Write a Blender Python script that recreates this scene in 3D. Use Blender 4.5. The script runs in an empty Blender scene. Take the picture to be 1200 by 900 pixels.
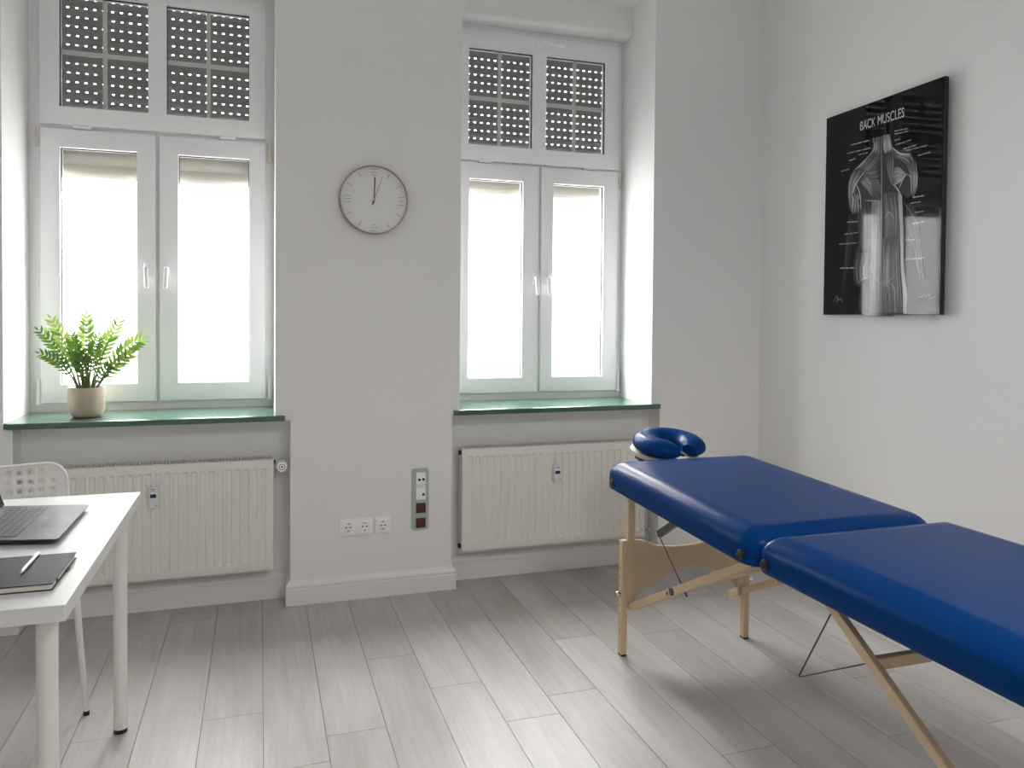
import bpy, bmesh, math, random
from mathutils import Vector, Matrix
rnd = random.Random(7)
C = bpy.context.scene.collection
PI = math.pi

# ---------------------------------------------------------------- materials
def mat(name, col, rough=.5, metal=0.0, coat=0.0, bump=None, var=None, spec=.5, trans=0.0):
    m = bpy.data.materials.new(name); m.use_nodes = True
    nt = m.node_tree; b = nt.nodes['Principled BSDF']
    b.inputs['Base Color'].default_value = (*col, 1)
    b.inputs['Roughness'].default_value = rough
    b.inputs['Metallic'].default_value = metal
    b.inputs['Coat Weight'].default_value = coat
    b.inputs['Coat Roughness'].default_value = .15
    b.inputs['Specular IOR Level'].default_value = spec
    tc = nt.nodes.new('ShaderNodeTexCoord')
    if var:                                    # (scale, amount) subtle own-colour mottling
        n = nt.nodes.new('ShaderNodeTexNoise'); n.inputs['Scale'].default_value = var[0]; n.inputs['Detail'].default_value = 4
        nt.links.new(tc.outputs['Object'], n.inputs['Vector'])
        r = nt.nodes.new('ShaderNodeMapRange'); r.inputs['From Min'].default_value = .3; r.inputs['From Max'].default_value = .7
        r.inputs['To Min'].default_value = 1 - var[1]; r.inputs['To Max'].default_value = 1 + var[1]
        nt.links.new(n.outputs['Fac'], r.inputs['Value'])
        mx = nt.nodes.new('ShaderNodeVectorMath'); mx.operation = 'SCALE'
        mx.inputs[0].default_value = col
        nt.links.new(r.outputs['Result'], mx.inputs['Scale'])
        nt.links.new(mx.outputs['Vector'], b.inputs['Base Color'])
    if bump:                                   # (scale, strength)
        n = nt.nodes.new('ShaderNodeTexNoise'); n.inputs['Scale'].default_value = bump[0]; n.inputs['Detail'].default_value = 5
        nt.links.new(tc.outputs['Object'], n.inputs['Vector'])
        bp_ = nt.nodes.new('ShaderNodeBump'); bp_.inputs['Strength'].default_value = bump[1]; bp_.inputs['Distance'].default_value = .002
        nt.links.new(n.outputs['Fac'], bp_.inputs['Height'])
        nt.links.new(bp_.outputs['Normal'], b.inputs['Normal'])
    return m

def wood_mat(name, c1, c2, axis, rough=.45, scale=1.0, plank=False, lo=.2, hi=.8):
    m = bpy.data.materials.new(name); m.use_nodes = True
    nt = m.node_tree; b = nt.nodes['Principled BSDF']; L = nt.links.new
    tc = nt.nodes.new('ShaderNodeTexCoord'); mp = nt.nodes.new('ShaderNodeMapping')
    s = [60*scale]*3; s[axis] = 2.5*scale
    mp.inputs['Scale'].default_value = s
    L(tc.outputs['Object'], mp.inputs['Vector'])
    vec = mp.outputs['Vector']
    if plank:
        geo = nt.nodes.new('ShaderNodeNewGeometry')
        cmb = nt.nodes.new('ShaderNodeCombineXYZ'); 
        mul = nt.nodes.new('ShaderNodeMath'); mul.operation = 'MULTIPLY'; mul.inputs[1].default_value = 97.0
        L(geo.outputs['Random Per Island'], mul.inputs[0]); L(mul.outputs[0], cmb.inputs[0]); L(mul.outputs[0], cmb.inputs[1])
        add = nt.nodes.new('ShaderNodeVectorMath'); add.operation = 'ADD'
        L(vec, add.inputs[0]); L(cmb.outputs[0], add.inputs[1]); vec = add.outputs['Vector']
    n = nt.nodes.new('ShaderNodeTexNoise'); n.inputs['Scale'].default_value = 1.0; n.inputs['Detail'].default_value = 8; n.inputs['Roughness'].default_value = .65
    n.inputs['Distortion'].default_value = .6
    L(vec, n.inputs['Vector'])
    # broad cloudy figure
    mp2 = nt.nodes.new('ShaderNodeMapping'); s2 = [9*scale]*3; s2[axis] = 1.6*scale; mp2.inputs['Scale'].default_value = s2
    L(tc.outputs['Object'], mp2.inputs['Vector'])
    n2 = nt.nodes.new('ShaderNodeTexNoise'); n2.inputs['Scale'].default_value = 1.0; n2.inputs['Detail'].default_value = 3
    if plank:
        add2 = nt.nodes.new('ShaderNodeVectorMath'); add2.operation = 'ADD'
        L(mp2.outputs['Vector'], add2.inputs[0]); L(cmb.outputs[0], add2.inputs[1]); L(add2.outputs['Vector'], n2.inputs['Vector'])
    else:
        L(mp2.outputs['Vector'], n2.inputs['Vector'])
    mxf = nt.nodes.new('ShaderNodeMath'); mxf.operation = 'MULTIPLY_ADD'; mxf.inputs[1].default_value = .45
    sc = nt.nodes.new('ShaderNodeMath'); sc.operation = 'MULTIPLY'; sc.inputs[1].default_value = .55
    L(n2.outputs['Fac'], sc.inputs[0]); L(n.outputs['Fac'], mxf.inputs[0]); L(sc.outputs[0], mxf.inputs[2])
    fac = mxf.outputs[0]
    if plank:
        rr = nt.nodes.new('ShaderNodeMath'); rr.operation = 'MULTIPLY_ADD'; rr.inputs[1].default_value = .13
        L(geo.outputs['Random Per Island'], rr.inputs[0]); L(fac, rr.inputs[2]); fac = rr.outputs[0]
    cr = nt.nodes.new('ShaderNodeValToRGB')
    cr.color_ramp.elements[0].position = lo; cr.color_ramp.elements[0].color = (*c1, 1)
    cr.color_ramp.elements[1].position = hi; cr.color_ramp.elements[1].color = (*c2, 1)
    L(fac, cr.inputs['Fac']); L(cr.outputs['Color'], b.inputs['Base Color'])
    b.inputs['Roughness'].default_value = rough; b.inputs['Specular IOR Level'].default_value = .38
    bpn = nt.nodes.new('ShaderNodeBump'); bpn.inputs['Strength'].default_value = .12; bpn.inputs['Distance'].default_value = .001
    L(n.outputs['Fac'], bpn.inputs['Height']); L(bpn.outputs['Normal'], b.inputs['Normal'])
    return m

def glass_mat(name, refl=.09, tint=(1, 1, 1)):
    m = bpy.data.materials.new(name); m.use_nodes = True
    nt = m.node_tree; nt.nodes.remove(nt.nodes['Principled BSDF'])
    t = nt.nodes.new('ShaderNodeBsdfTransparent'); t.inputs['Color'].default_value = (*tint, 1)
    g = nt.nodes.new('ShaderNodeBsdfGlossy'); g.inputs['Roughness'].default_value = .02
    x = nt.nodes.new('ShaderNodeMixShader'); x.inputs['Fac'].default_value = refl
    nt.links.new(t.outputs[0], x.inputs[1]); nt.links.new(g.outputs[0], x.inputs[2])
    nt.links.new(x.outputs[0], nt.nodes['Material Output'].inputs['Surface'])
    return m

def emit_mat(name, col, s):
    m = bpy.data.materials.new(name); m.use_nodes = True
    nt = m.node_tree; nt.nodes.remove(nt.nodes['Principled BSDF'])
    e = nt.nodes.new('ShaderNodeEmission'); e.inputs['Color'].default_value = (*col, 1); e.inputs['Strength'].default_value = s
    nt.links.new(e.outputs[0], nt.nodes['Material Output'].inputs['Surface'])
    return m

def film_mat(name, fac):
    m = bpy.data.materials.new(name); m.use_nodes = True
    nt = m.node_tree; nt.nodes.remove(nt.nodes['Principled BSDF'])
    t = nt.nodes.new('ShaderNodeBsdfTransparent'); t.inputs['Color'].default_value = (1, .998, .99, 1)
    g = nt.nodes.new('ShaderNodeBsdfTranslucent'); g.inputs['Color'].default_value = (.9, .9, .9, 1)
    x = nt.nodes.new('ShaderNodeMixShader'); x.inputs['Fac'].default_value = fac
    nt.links.new(t.outputs[0], x.inputs[1]); nt.links.new(g.outputs[0], x.inputs[2])
    nt.links.new(x.outputs[0], nt.nodes['Material Output'].inputs['Surface'])
    return m

def leaf_mat(name, col, tcol):
    m = bpy.data.materials.new(name); m.use_nodes = True
    nt = m.node_tree; b = nt.nodes['Principled BSDF']
    b.inputs['Base Color'].default_value = (*col, 1); b.inputs['Roughness'].default_value = .4
    t = nt.nodes.new('ShaderNodeBsdfTranslucent'); t.inputs['Color'].default_value = (*tcol, 1)
    x = nt.nodes.new('ShaderNodeMixShader'); x.inputs['Fac'].default_value = .3
    nt.links.new(b.outputs[0], x.inputs[1]); nt.links.new(t.outputs[0], x.inputs[2])
    nt.links.new(x.outputs[0], nt.nodes['Material Output'].inputs['Surface'])
    return m

LIGHT_FILL, SKY_LOW, SKY_HIGH = 26.0, 9.5, 45.0  # energy of the added fill lamp, then the sky strengths
M = dict(
    wall=mat('wall_paint', (.83, .825, .82), .75, bump=(140, .10), spec=.25),
    ceil=mat('ceiling_paint', (.82, .82, .81), .8),
    trim=mat('trim_paint', (.80, .795, .78), .45),
    pvc=mat('window_plastic', (.88, .88, .89), .28),
    gasket=mat('black_gasket', (.012, .012, .012), .5),
    beige=mat('hinge_plastic', (.62, .58, .48), .4),
    shutter=mat('shutter_slat', (.17, .17, .165), .6, var=(40, .1)),
    muntin=mat('glazing_bar', (.55, .55, .54), .4),
    blindslat=mat('blind_head', (.46, .44, .375), .55),
    sill=mat('sill_green', (.045, .122, .078), .22, var=(25, .08), coat=.6),
    rad=mat('radiator_enamel', (.82, .79, .735), .4),
    radgap=mat('radiator_inside', (.10, .095, .085), .7),
    white=mat('white_plastic', (.93, .93, .91), .3),
    meter=mat('meter_plastic', (.74, .76, .77), .4),
    dark=mat('dark_slot', (.02, .02, .02), .5),
    chrome=mat('chrome', (.62, .60, .57), .25, 1.0),
    green=mat('pale_green_plastic', (.40, .50, .41), .4),
    red=mat('dark_red_switch', (.085, .006, .008), .3),
    clockrim=mat('clock_rim', (.40, .34, .25), .35, .6),
    clockface=mat('clock_dial', (.80, .80, .80), .5),
    clockmark=mat('clock_mark', (.46, .46, .46), .5),
    black=mat('black_plastic', (.012, .012, .013), .35),
    deskw=mat('desk_white', (.70, .70, .695), .34),
    legw=mat('steel_white', (.78, .77, .74), .35),
    chairw=mat('chair_white', (.76, .755, .72), .4),
    laptop=mat('laptop_shell', (.032, .033, .038), .36, .3),
    laptopkey=mat('laptop_key', (.02, .021, .023), .45),
    legend=mat('key_legend', (.42, .43, .44), .5),
    pad=mat('trackpad', (.03, .03, .035), .28, .3),
    screen=mat('laptop_screen', (.012, .012, .013), .12),
    cover=mat('notebook_cover', (.020, .022, .029), .5, bump=(300, .15), spec=.3),
    paper=mat('notebook_paper', (.74, .70, .60), .7),
    pen=mat('pen_metal', (.55, .56, .58), .28, .85),
    blue=mat('blue_vinyl', (.0005, .038, .172), .27, bump=(260, .05), spec=.07),
    cream=mat('cream_lining', (.72, .68, .58), .6),
    wood=wood_mat('birch_upright', (.54, .405, .25), (.70, .565, .385), 2, .42),
    woody=wood_mat('birch_brace', (.52, .385, .24), (.68, .545, .365), 1, .42),
    woodx=wood_mat('birch_crossbar', (.54, .405, .25), (.70, .565, .385), 0, .42),
    cable=mat('steel_cable', (.12, .12, .12), .4, .6),
    pot=mat('clay_pot', (.50, .41, .33), .6, var=(18, .06)),
    soil=mat('potting_soil', (.05, .032, .02), .9, bump=(120, .8)),
    stem=mat('plant_stem', (.10, .13, .035), .5),
    leaf=leaf_mat('leaf', (.06, .12, .02), (.10, .20, .03)),
    leafy=leaf_mat('young_leaf', (.16, .25, .05), (.26, .38, .07)),
    poster=mat('poster_black', (.005, .005, .005), .05, spec=.30),
    posteredge=mat('poster_edge', (.01, .01, .01), .4),
    glass=glass_mat('window_glass', .07),
    film=film_mat('frosted_film', .06),
    floorgap=mat('floor_joint', (.10, .095, .09), .7),
    floor=wood_mat('grey_oak_planks', (.30, .275, .252), (.60, .578, .556), 1, .36, 1.0, True, .22, .86),
    lamp=emit_mat('fill_lamp_diffuser', (1, .98, .95), 1.0),  # glowing disc of the added fill lamp
)
def gray(v):
    k = 'g%03d' % round(v*100)
    if k not in M: M[k] = mat('print_grey_'+k[1:], (v, v, v), .05, spec=.30)
    return M[k]

# ---------------------------------------------------------------- mesh helpers
def obj(name, bm, m, parent=None, smooth=False, kind=None, label=None):
    bm.normal_update()
    me = bpy.data.meshes.new(name); bm.to_mesh(me); bm.free()
    for x in (m if isinstance(m, (list, tuple)) else [m]): me.materials.append(x)
    if smooth:
        for p in me.polygons: p.use_smooth = True
        try: me.set_sharp_from_angle(angle=math.radians(smooth if smooth is not True else 40))
        except Exception: pass
    o = bpy.data.objects.new(name, me); C.objects.link(o)
    if parent is not None:
        o.parent = parent
        o.matrix_parent_inverse = parent.matrix_basis.inverted() if parent.parent is None else Matrix.Identity(4)
    if kind: o['kind'] = kind
    if label: o['label'] = label
    return o
def tag(o, label, cat, group=None):
    o['label'] = label; o['category'] = cat
    if group: o['group'] = group
    return o
def thing(name, label, cat, loc=(0, 0, 0), group=None):
    o = bpy.data.objects.new(name, None); C.objects.link(o); o.location = loc; o.empty_display_size = .1
    return tag(o, label, cat, group)
def struct(name, bm, m, parent=None, smooth=False):
    return obj(name, bm, m, parent, smooth, 'structure')

def box(bm, x0, x1, y0, y1, z0, z1, bev=0, seg=2, mi=0):
    vs = [bm.verts.new(p) for p in ((x0,y0,z0),(x1,y0,z0),(x1,y1,z0),(x0,y1,z0),(x0,y0,z1),(x1,y0,z1),(x1,y1,z1),(x0,y1,z1))]
    fs = [bm.faces.new([vs[i] for i in f]) for f in ((3,2,1,0),(4,5,6,7),(0,1,5,4),(1,2,6,5),(2,3,7,6),(3,0,4,7))]
    for f in fs: f.material_index = mi
    if bev > 0:
        es = list({e for f in fs for e in f.edges})
        r = bmesh.ops.bevel(bm, geom=es, offset=bev, segments=seg, affect='EDGES', profile=.5)
        for f in r['faces']: f.material_index = mi
    return bm
def Bx(*a, **k): return box(bmesh.new(), *a, **k)

def frame(bm, x0, x1, z0, z1, w, y0, y1, bev=.003, holes=None, mi=0):
    """rectangular frame in the XZ plane, built as an outline with one or more openings (x0,x1,z0,z1)"""
    hs = holes or [(x0+w, x1-w, z0+w, z1-w)]
    xs = sorted({x0, x1, *[h[0] for h in hs], *[h[1] for h in hs]}); zs = sorted({z0, z1, *[h[2] for h in hs], *[h[3] for h in hs]})
    V = {}
    def v(i, j, k):
        if (i, j, k) not in V: V[(i, j, k)] = bm.verts.new((xs[i], (y0, y1)[k], zs[j]))
        return V[(i, j, k)]
    solid = {}
    for i in range(len(xs)-1):
        for j in range(len(zs)-1):
            cx, cz = (xs[i]+xs[i+1])/2, (zs[j]+zs[j+1])/2
            solid[(i, j)] = not any(h[0] < cx < h[1] and h[2] < cz < h[3] for h in hs)
    fs = []
    for (i, j), s in solid.items():
        if not s: continue
        fs.append(bm.faces.new([v(i,j,0), v(i+1,j,0), v(i+1,j+1,0), v(i,j+1,0)]))
        fs.append(bm.faces.new([v(i,j,1), v(i,j+1,1), v(i+1,j+1,1), v(i+1,j,1)]))
        if not solid.get((i-1, j)): fs.append(bm.faces.new([v(i,j,0), v(i,j+1,0), v(i,j+1,1), v(i,j,1)]))
        if not solid.get((i+1, j)): fs.append(bm.faces.new([v(i+1,j,0), v(i+1,j,1), v(i+1,j+1,1), v(i+1,j+1,0)]))
        if not solid.get((i, j-1)): fs.append(bm.faces.new([v(i,j,0), v(i,j,1), v(i+1,j,1), v(i+1,j,0)]))
        if not solid.get((i, j+1)): fs.append(bm.faces.new([v(i,j+1,0), v(i+1,j+1,0), v(i+1,j+1,1), v(i,j+1,1)]))
    bmesh.ops.recalc_face_normals(bm, faces=fs)
    for f in fs: f.material_index = mi
    if bev:
        es = [e for f in fs for e in f.edges if len(e.link_faces) == 2 and e.calc_face_angle(0) > 1]
        es = list({e for e in es if all(abs(x.co.y-y0) < 1e-6 for x in e.verts)})
        bmesh.ops.bevel(bm, geom=es, offset=bev, segments=2, affect='EDGES', profile=.5)
    return bm

def cyl(bm, a, b, r0, r1=None, n=20, mi=0, cap=True):
    a, b = Vector(a), Vector(b); r1 = r0 if r1 is None else r1
    d = (b-a).normalized(); u = d.orthogonal().normalized(); w = d.cross(u)
    A = [bm.verts.new(a+(u*math.cos(2*PI*i/n)+w*math.sin(2*PI*i/n))*r0) for i in range(n)]
    B = [bm.verts.new(b+(u*math.cos(2*PI*i/n)+w*math.sin(2*PI*i/n))*r1) for i in range(n)]
    for i in range(n):
        f = bm.faces.new([A[i], A[(i+1) % n], B[(i+1) % n], B[i]]); f.material_index = mi
    if cap:
        f = bm.faces.new(A[::-1]); f.material_index = mi; f = bm.faces.new(B); f.material_index = mi
    return bm

def tube(bm, pts, radii, n=12, closed=False, mi=0, squash=None):
    """sweep of a round section along points"""
    pts = [Vector(p) for p in pts]; N = len(pts)
    if not isinstance(radii, (list, tuple)): radii = [radii]*N
    rings = []; u = None
    for i, p in enumerate(pts):
        t = ((pts[(i+1) % N] if (closed or i < N-1) else p)-(pts[i-1] if (closed or i > 0) else p)).normalized()
        if u is None: u = t.orthogonal().normalized()
        u = (u-t*u.dot(t)).normalized(); w = t.cross(u)
        rings.append([bm.verts.new(p+(u*math.cos(2*PI*k/n)+w*math.sin(2*PI*k/n))*radii[i]) for k in range(n)])
    for i in range(N if closed else N-1):
        A, B = rings[i], rings[(i+1) % N]
        for k in range(n):
            f = bm.faces.new([A[k], A[(k+1) % n], B[(k+1) % n], B[k]]); f.material_index = mi
    if not closed:
        bm.faces.new(rings[0][::-1]).material_index = mi; bm.faces.new(rings[-1]).material_index = mi
    return bm

def lathe(bm, prof, cx, cy, n=40, mi=0, axis='Z', cz=0):
    """prof: list of (r, h).  axis Z: about vertical through cx,cy.  axis Y: about the Y line through (cx, cz), h measured along y"""
    rings = []
    for r, h in prof:
        ring = []
        for k in range(n):
            a = 2*PI*k/n
            ring.append(bm.verts.new((cx+r*math.cos(a), cy+r*math.sin(a), h) if axis == 'Z' else (cx+r*math.cos(a), h, cz+r*math.sin(a))))
        rings.append(ring)
    for A, B in zip(rings, rings[1:]):
        for k in range(n): bm.faces.new([A[k], A[(k+1) % n], B[(k+1) % n], B[k]]).material_index = mi
    bm.faces.new(rings[0]).material_index = mi; bm.faces.new(rings[-1]).material_index = mi
    bmesh.ops.recalc_face_normals(bm, faces=bm.faces)
    return bm

def rot_to(bm, M4): bmesh.ops.transform(bm, matrix=M4, verts=bm.verts); return bm

def bar(bm, a, b, w, h, side=(1, 0, 0), bev=.002, mi=0):
    """rectangular bar from a to b: w along `side`, h across"""
    a, b = Vector(a), Vector(b); d = (b-a); L = d.length; d.normalize()
    s = Vector(side); s = (s-d*s.dot(d)).normalized(); u = d.cross(s)
    t = bmesh.new(); box(t, -w/2, w/2, 0, L, -h/2, h/2, bev, 1)
    Mx = Matrix((( s.x, d.x, -u.x, a.x), (s.y, d.y, -u.y, a.y), (s.z, d.z, -u.z, a.z), (0, 0, 0, 1)))
    bmesh.ops.transform(t, matrix=Mx, verts=t.verts)
    merge(bm, t, mi); return bm
def merge(bm, t, mi=None):
    mp = {v: bm.verts.new(v.co) for v in t.verts}
    for f in t.faces:
        nf = bm.faces.new([mp[v] for v in f.verts]); nf.material_index = f.material_index if mi is None else mi; nf.smooth = f.smooth
    bmesh.ops.recalc_face_normals(bm, faces=bm.faces)
    t.free(); return bm

def prism_xz(bm, pts, y0, y1, mi=0):
    """polygon in XZ, extruded y0..y1"""
    A = [bm.verts.new((x, y0, z)) for x, z in pts]; B = [bm.verts.new((x, y1, z)) for x, z in pts]
    fs = [bm.faces.new(A), bm.faces.new(B[::-1])]
    n = len(pts)
    for i in range(n): fs.append(bm.faces.new([A[i], B[i], B[(i+1) % n], A[(i+1) % n]]))
    for f in fs: f.material_index = mi
    bmesh.ops.recalc_face_normals(bm, faces=fs)
    return bm
def catmull(P, n):
    P = [Vector(p) for p in P]; out = []
    Q = [P[0]*2-P[1]]+P+[P[-1]*2-P[-2]]
    for i in range(n):
        t = i/(n-1)*(len(P)-1); k = min(int(t), len(P)-2); f = t-k
        a, b, c, d = Q[k:k+4]
        out.append(.5*((2*b)+(c-a)*f+(2*a-5*b+4*c-d)*f*f+(3*b-a-3*c+d)*f**3))
    return out
ART_MUSCLES= [([(-0.843, 2.137), (-0.848, 2.098), (-0.827, 2.064)], [(-0.887, 2.134), (-0.888, 2.071), (-0.886, 2.046)], 7, 0.12, 0.4), ([(-0.903, 2.136), (-0.908, 2.08), (-0.915, 2.053)], [(-0.945, 2.131), (-0.957, 2.079), (-0.966, 2.056)], 7, 0.25, 0.7), ([(-0.827, 2.064), (-0.776, 2.035), (-0.732, 2.017)], [(-0.894, 2.042), (-0.837, 2.005), (-0.786, 1.989)], 10, 0.08, 0.4), ([(-0.899, 2.038), (-0.837, 2.005), (-0.777, 1.997)], [(-0.904, 1.856), (-0.873, 1.898), (-0.795, 1.974)], 16, 0.05, 0.3), ([(-0.732, 2.017), (-0.697, 1.977), (-0.691, 1.912), (-0.71, 1.824)], [(-0.794, 1.997), (-0.751, 1.955), (-0.738, 1.905), (-0.719, 1.823)], 9, 0.1, 0.55), ([(-0.76, 1.954), (-0.805, 1.921), (-0.848, 1.87)], [(-0.795, 1.977), (-0.855, 1.939), (-0.873, 1.873)], 8, 0.12, 0.5), ([(-0.72, 1.908), (-0.718, 1.869), (-0.715, 1.817)], [(-0.759, 1.915), (-0.775, 1.861), (-0.769, 1.808)], 7, 0.08, 0.5), ([(-0.757, 1.877), (-0.776, 1.797), (-0.775, 1.693), (-0.76, 1.623)], [(-0.844, 1.849), (-0.846, 1.776), (-0.848, 1.687), (-0.838, 1.611)], 12, 0.03, 0.2), ([(-0.844, 1.852), (-0.847, 1.712), (-0.844, 1.573), (-0.843, 1.356)], [(-0.902, 1.856), (-0.906, 1.706), (-0.906, 1.569), (-0.911, 1.356)], 10, 0.3, 0.6), ([(-0.763, 1.629), (-0.752, 1.565), (-0.766, 1.493), (-0.798, 1.504)], [(-0.837, 1.63), (-0.83, 1.573), (-0.823, 1.535), (-0.84, 1.522)], 9, 0.06, 0.35), ([(-0.798, 1.504), (-0.81, 1.433), (-0.827, 1.356)], [(-0.835, 1.509), (-0.837, 1.433), (-0.839, 1.356)], 5, 0.02, 0.15), ([(-0.915, 2.053), (-0.928, 2.001), (-0.953, 1.923), (-0.994, 1.878)], [(-0.966, 2.056), (-0.969, 2.006), (-0.972, 1.945), (-1.001, 1.885)], 9, 0.08, 0.4), ([(-0.969, 2.059), (-1.013, 2.034), (-1.059, 2.022), (-1.097, 1.979)], [(-0.97, 2.028), (-1.006, 2.009), (-1.037, 1.982), (-1.064, 1.935)], 9, 0.08, 0.45), ([(-0.974, 1.981), (-1.002, 1.976), (-1.041, 1.945)], [(-0.973, 1.905), (-1.008, 1.912), (-1.046, 1.936)], 8, 0.25, 0.65), ([(-1.037, 1.988), (-1.061, 1.942), (-1.069, 1.904), (-1.066, 1.851)], [(-1.098, 1.979), (-1.104, 1.922), (-1.101, 1.876), (-1.087, 1.837)], 9, 0.12, 0.5), ([(-0.909, 1.88), (-0.925, 1.779), (-0.924, 1.68), (-0.918, 1.556)], [(-1.002, 1.873), (-1.019, 1.792), (-1.018, 1.719), (-1.011, 1.623)], 14, 0.1, 0.42), ([(-0.911, 1.681), (-0.917, 1.581), (-0.915, 1.481), (-0.918, 1.356)], [(-1.015, 1.696), (-1.012, 1.599), (-1.022, 1.477), (-1.036, 1.356)], 12, 0.15, 0.42), ([(-0.999, 1.867), (-1.013, 1.72), (-1.022, 1.55), (-1.037, 1.428), (-1.039, 1.356)], [(-1.021, 1.852), (-1.032, 1.718), (-1.04, 1.549), (-1.061, 1.44), (-1.06, 1.356)], 6, 0.5, 0.9), ([(-1.046, 1.812), (-1.057, 1.715), (-1.102, 1.569), (-1.134, 1.473)], [(-1.09, 1.818), (-1.114, 1.709), (-1.137, 1.59), (-1.151, 1.472)], 7, 0.05, 0.2), ([(-0.701, 1.816), (-0.682, 1.702), (-0.67, 1.57), (-0.651, 1.443)], [(-0.758, 1.809), (-0.733, 1.697), (-0.707, 1.568), (-0.669, 1.443)], 6, 0.02, 0.07), ([(-0.785, 1.995), (-0.839, 1.929), (-0.844, 1.852)], [(-0.803, 1.983), (-0.889, 1.927), (-0.9, 1.85)], 8, 0.06, 0.28)]
ART_LINES= [([(-0.895, 2.132), (-0.904, 1.844), (-0.914, 1.356)], 0.55, 0.003), ([(-0.718, 1.908), (-0.742, 1.95), (-0.794, 1.994)], 0.75, 0.004), ([(-0.742, 1.95), (-0.767, 1.901), (-0.779, 1.822)], 0.7, 0.004), ([(-0.806, 1.863), (-0.849, 1.856), (-0.891, 1.852)], 0.6, 0.003), ([(-0.973, 1.908), (-0.998, 1.882), (-1.021, 1.846)], 0.7, 0.004), ([(-1.038, 1.943), (-1.016, 1.907), (-1.004, 1.885)], 0.7, 0.003), ([(-0.839, 1.573), (-0.874, 1.514), (-0.91, 1.481)], 0.6, 0.003), ([(-0.911, 1.481), (-0.964, 1.498), (-1.01, 1.55)], 0.35, 0.003), ([(-0.967, 1.485), (-0.989, 1.454), (-0.996, 1.356)], 0.6, 0.004), ([(-0.766, 1.493), (-0.794, 1.508), (-0.835, 1.516)], 0.4, 0.003), ([(-0.925, 1.766), (-0.949, 1.795), (-0.981, 1.76)], 0.5, 0.003), ([(-0.961, 2.069), (-1.005, 2.036), (-1.062, 2.021)], 0.7, 0.004), ([(-1.033, 1.826), (-1.114, 1.709), (-1.136, 1.567), (-1.157, 1.472)], 0.3, 0.003), ([(-1.043, 1.942), (-1.066, 1.923), (-1.072, 1.857)], 0.6, 0.003), ([(-0.843, 2.137), (-0.855, 2.09), (-0.832, 2.067), (-0.732, 2.015)], 0.45, 0.003), ([(-0.602, 1.41), (-0.626, 1.437), (-0.632, 1.417), (-0.621, 1.408), (-0.648, 1.421), (-0.669, 1.407)], 0.4, 0.003), ([(-1.118, 1.421), (-1.149, 1.422)], 0.4, 0.003), ([(-1.161, 1.42), (-1.175, 1.431), (-1.183, 1.417), (-1.21, 1.421)], 0.4, 0.003), ([(-1.137, 2.205), (-1.14, 2.216), (-1.153, 2.2), (-1.158, 2.211)], 0.08, 0.003), ([(-1.17, 2.199), (-1.175, 2.212), (-1.186, 2.197)], 0.08, 0.003)]
ART_LABELS= [((-0.704, 2.133), (-0.822, 2.13)), ((-0.681, 2.099), (-0.828, 2.094)), ((-0.755, 2.078), (-0.818, 2.077)), ((-0.695, 2.063), (-0.734, 2.066)), ((-0.64, 2.023), (-0.696, 2.024)), ((-0.972, 2.137), (-1.049, 2.132)), ((-0.972, 2.125), (-1.049, 2.12)), ((-0.973, 2.097), (-1.005, 2.097)), ((-0.981, 2.077), (-1.066, 2.08)), ((-1.023, 2.051), (-1.091, 2.052)), ((-1.037, 2.041), (-1.153, 2.039)), ((-1.103, 2.007), (-1.17, 2.008)), ((-1.081, 1.837), (-1.141, 1.837)), ((-1.071, 1.815), (-1.123, 1.814)), ((-1.094, 1.773), (-1.142, 1.773)), ((-1.081, 1.728), (-1.143, 1.73)), ((-1.045, 1.663), (-1.097, 1.661)), ((-1.047, 1.58), (-1.147, 1.581)), ((-0.687, 1.779), (-0.759, 1.774)), ((-0.67, 1.724), (-0.761, 1.724)), ((-0.633, 1.681), (-0.755, 1.677)), ((-0.644, 1.567), (-0.743, 1.563))]
# ---------------------------------------------------------------- room
XL, XR, XR2, XW = .067, .924, 1.965, 2.634           # reveal edges, right wall
XLW, YB, ZC = -1.75, -4.6, 3.42                       # left wall, wall behind, ceiling
LREV, LNICHE = -.998, -.965
NL, NR, NR2 = .134, .888, 2.016                       # niche edges under the sills
YW = .356                                             # face of the window sashes
ZS = .845                                             # underside of the sills
TH = .47

# floor: laminate planks running towards the windows, one mesh
bm = bmesh.new()
box(bm, XLW-.1, XW+.1, YB-.1, .3, -.06, -.004, mi=1)
PW, P0 = .1892, .2013
joint = {1: -1.18, 2: -.672, 3: -.968, 5: -1.141, -1: -.968, -3: -.99, 10: -1.708, 9: -1.238}
k0 = int((XLW-P0)/PW)-2; k1 = int((XW-P0)/PW)+3
for k in range(k0, k1):
    xa, xb = P0+(k-1)*PW+.0009, P0+k*PW-.0009
    xa, xb = max(xa, XLW-.05), min(xb, XW+.05)
    if xb-xa < .01: continue
    y = joint.get(k, rnd.uniform(-1.4, -.3))
    while y > YB: y -= 1.285
    while y < .3:
        box(bm, xa, xb, max(y+.0009, YB-.05), min(y+1.285-.0009, .25), -.006, 0)
        y += 1.285
struct('floor', bm, [M['floor'], M['floorgap']])
struct('ceiling', Bx(XLW-.1, XW+.1, YB-.1, TH, ZC, ZC+.1), M['ceil'])
struct('wall_right', Bx(XW, XW+.12, YB-.1, TH, 0, ZC), M['wall'])
struct('wall_left', Bx(XLW-.12, XLW, YB-.1, TH, 0, ZC), M['wall'])
struct('wall_front', Bx(XLW-.12, XW+.12, YB-.12, YB, 0, ZC), M['wall'])
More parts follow.
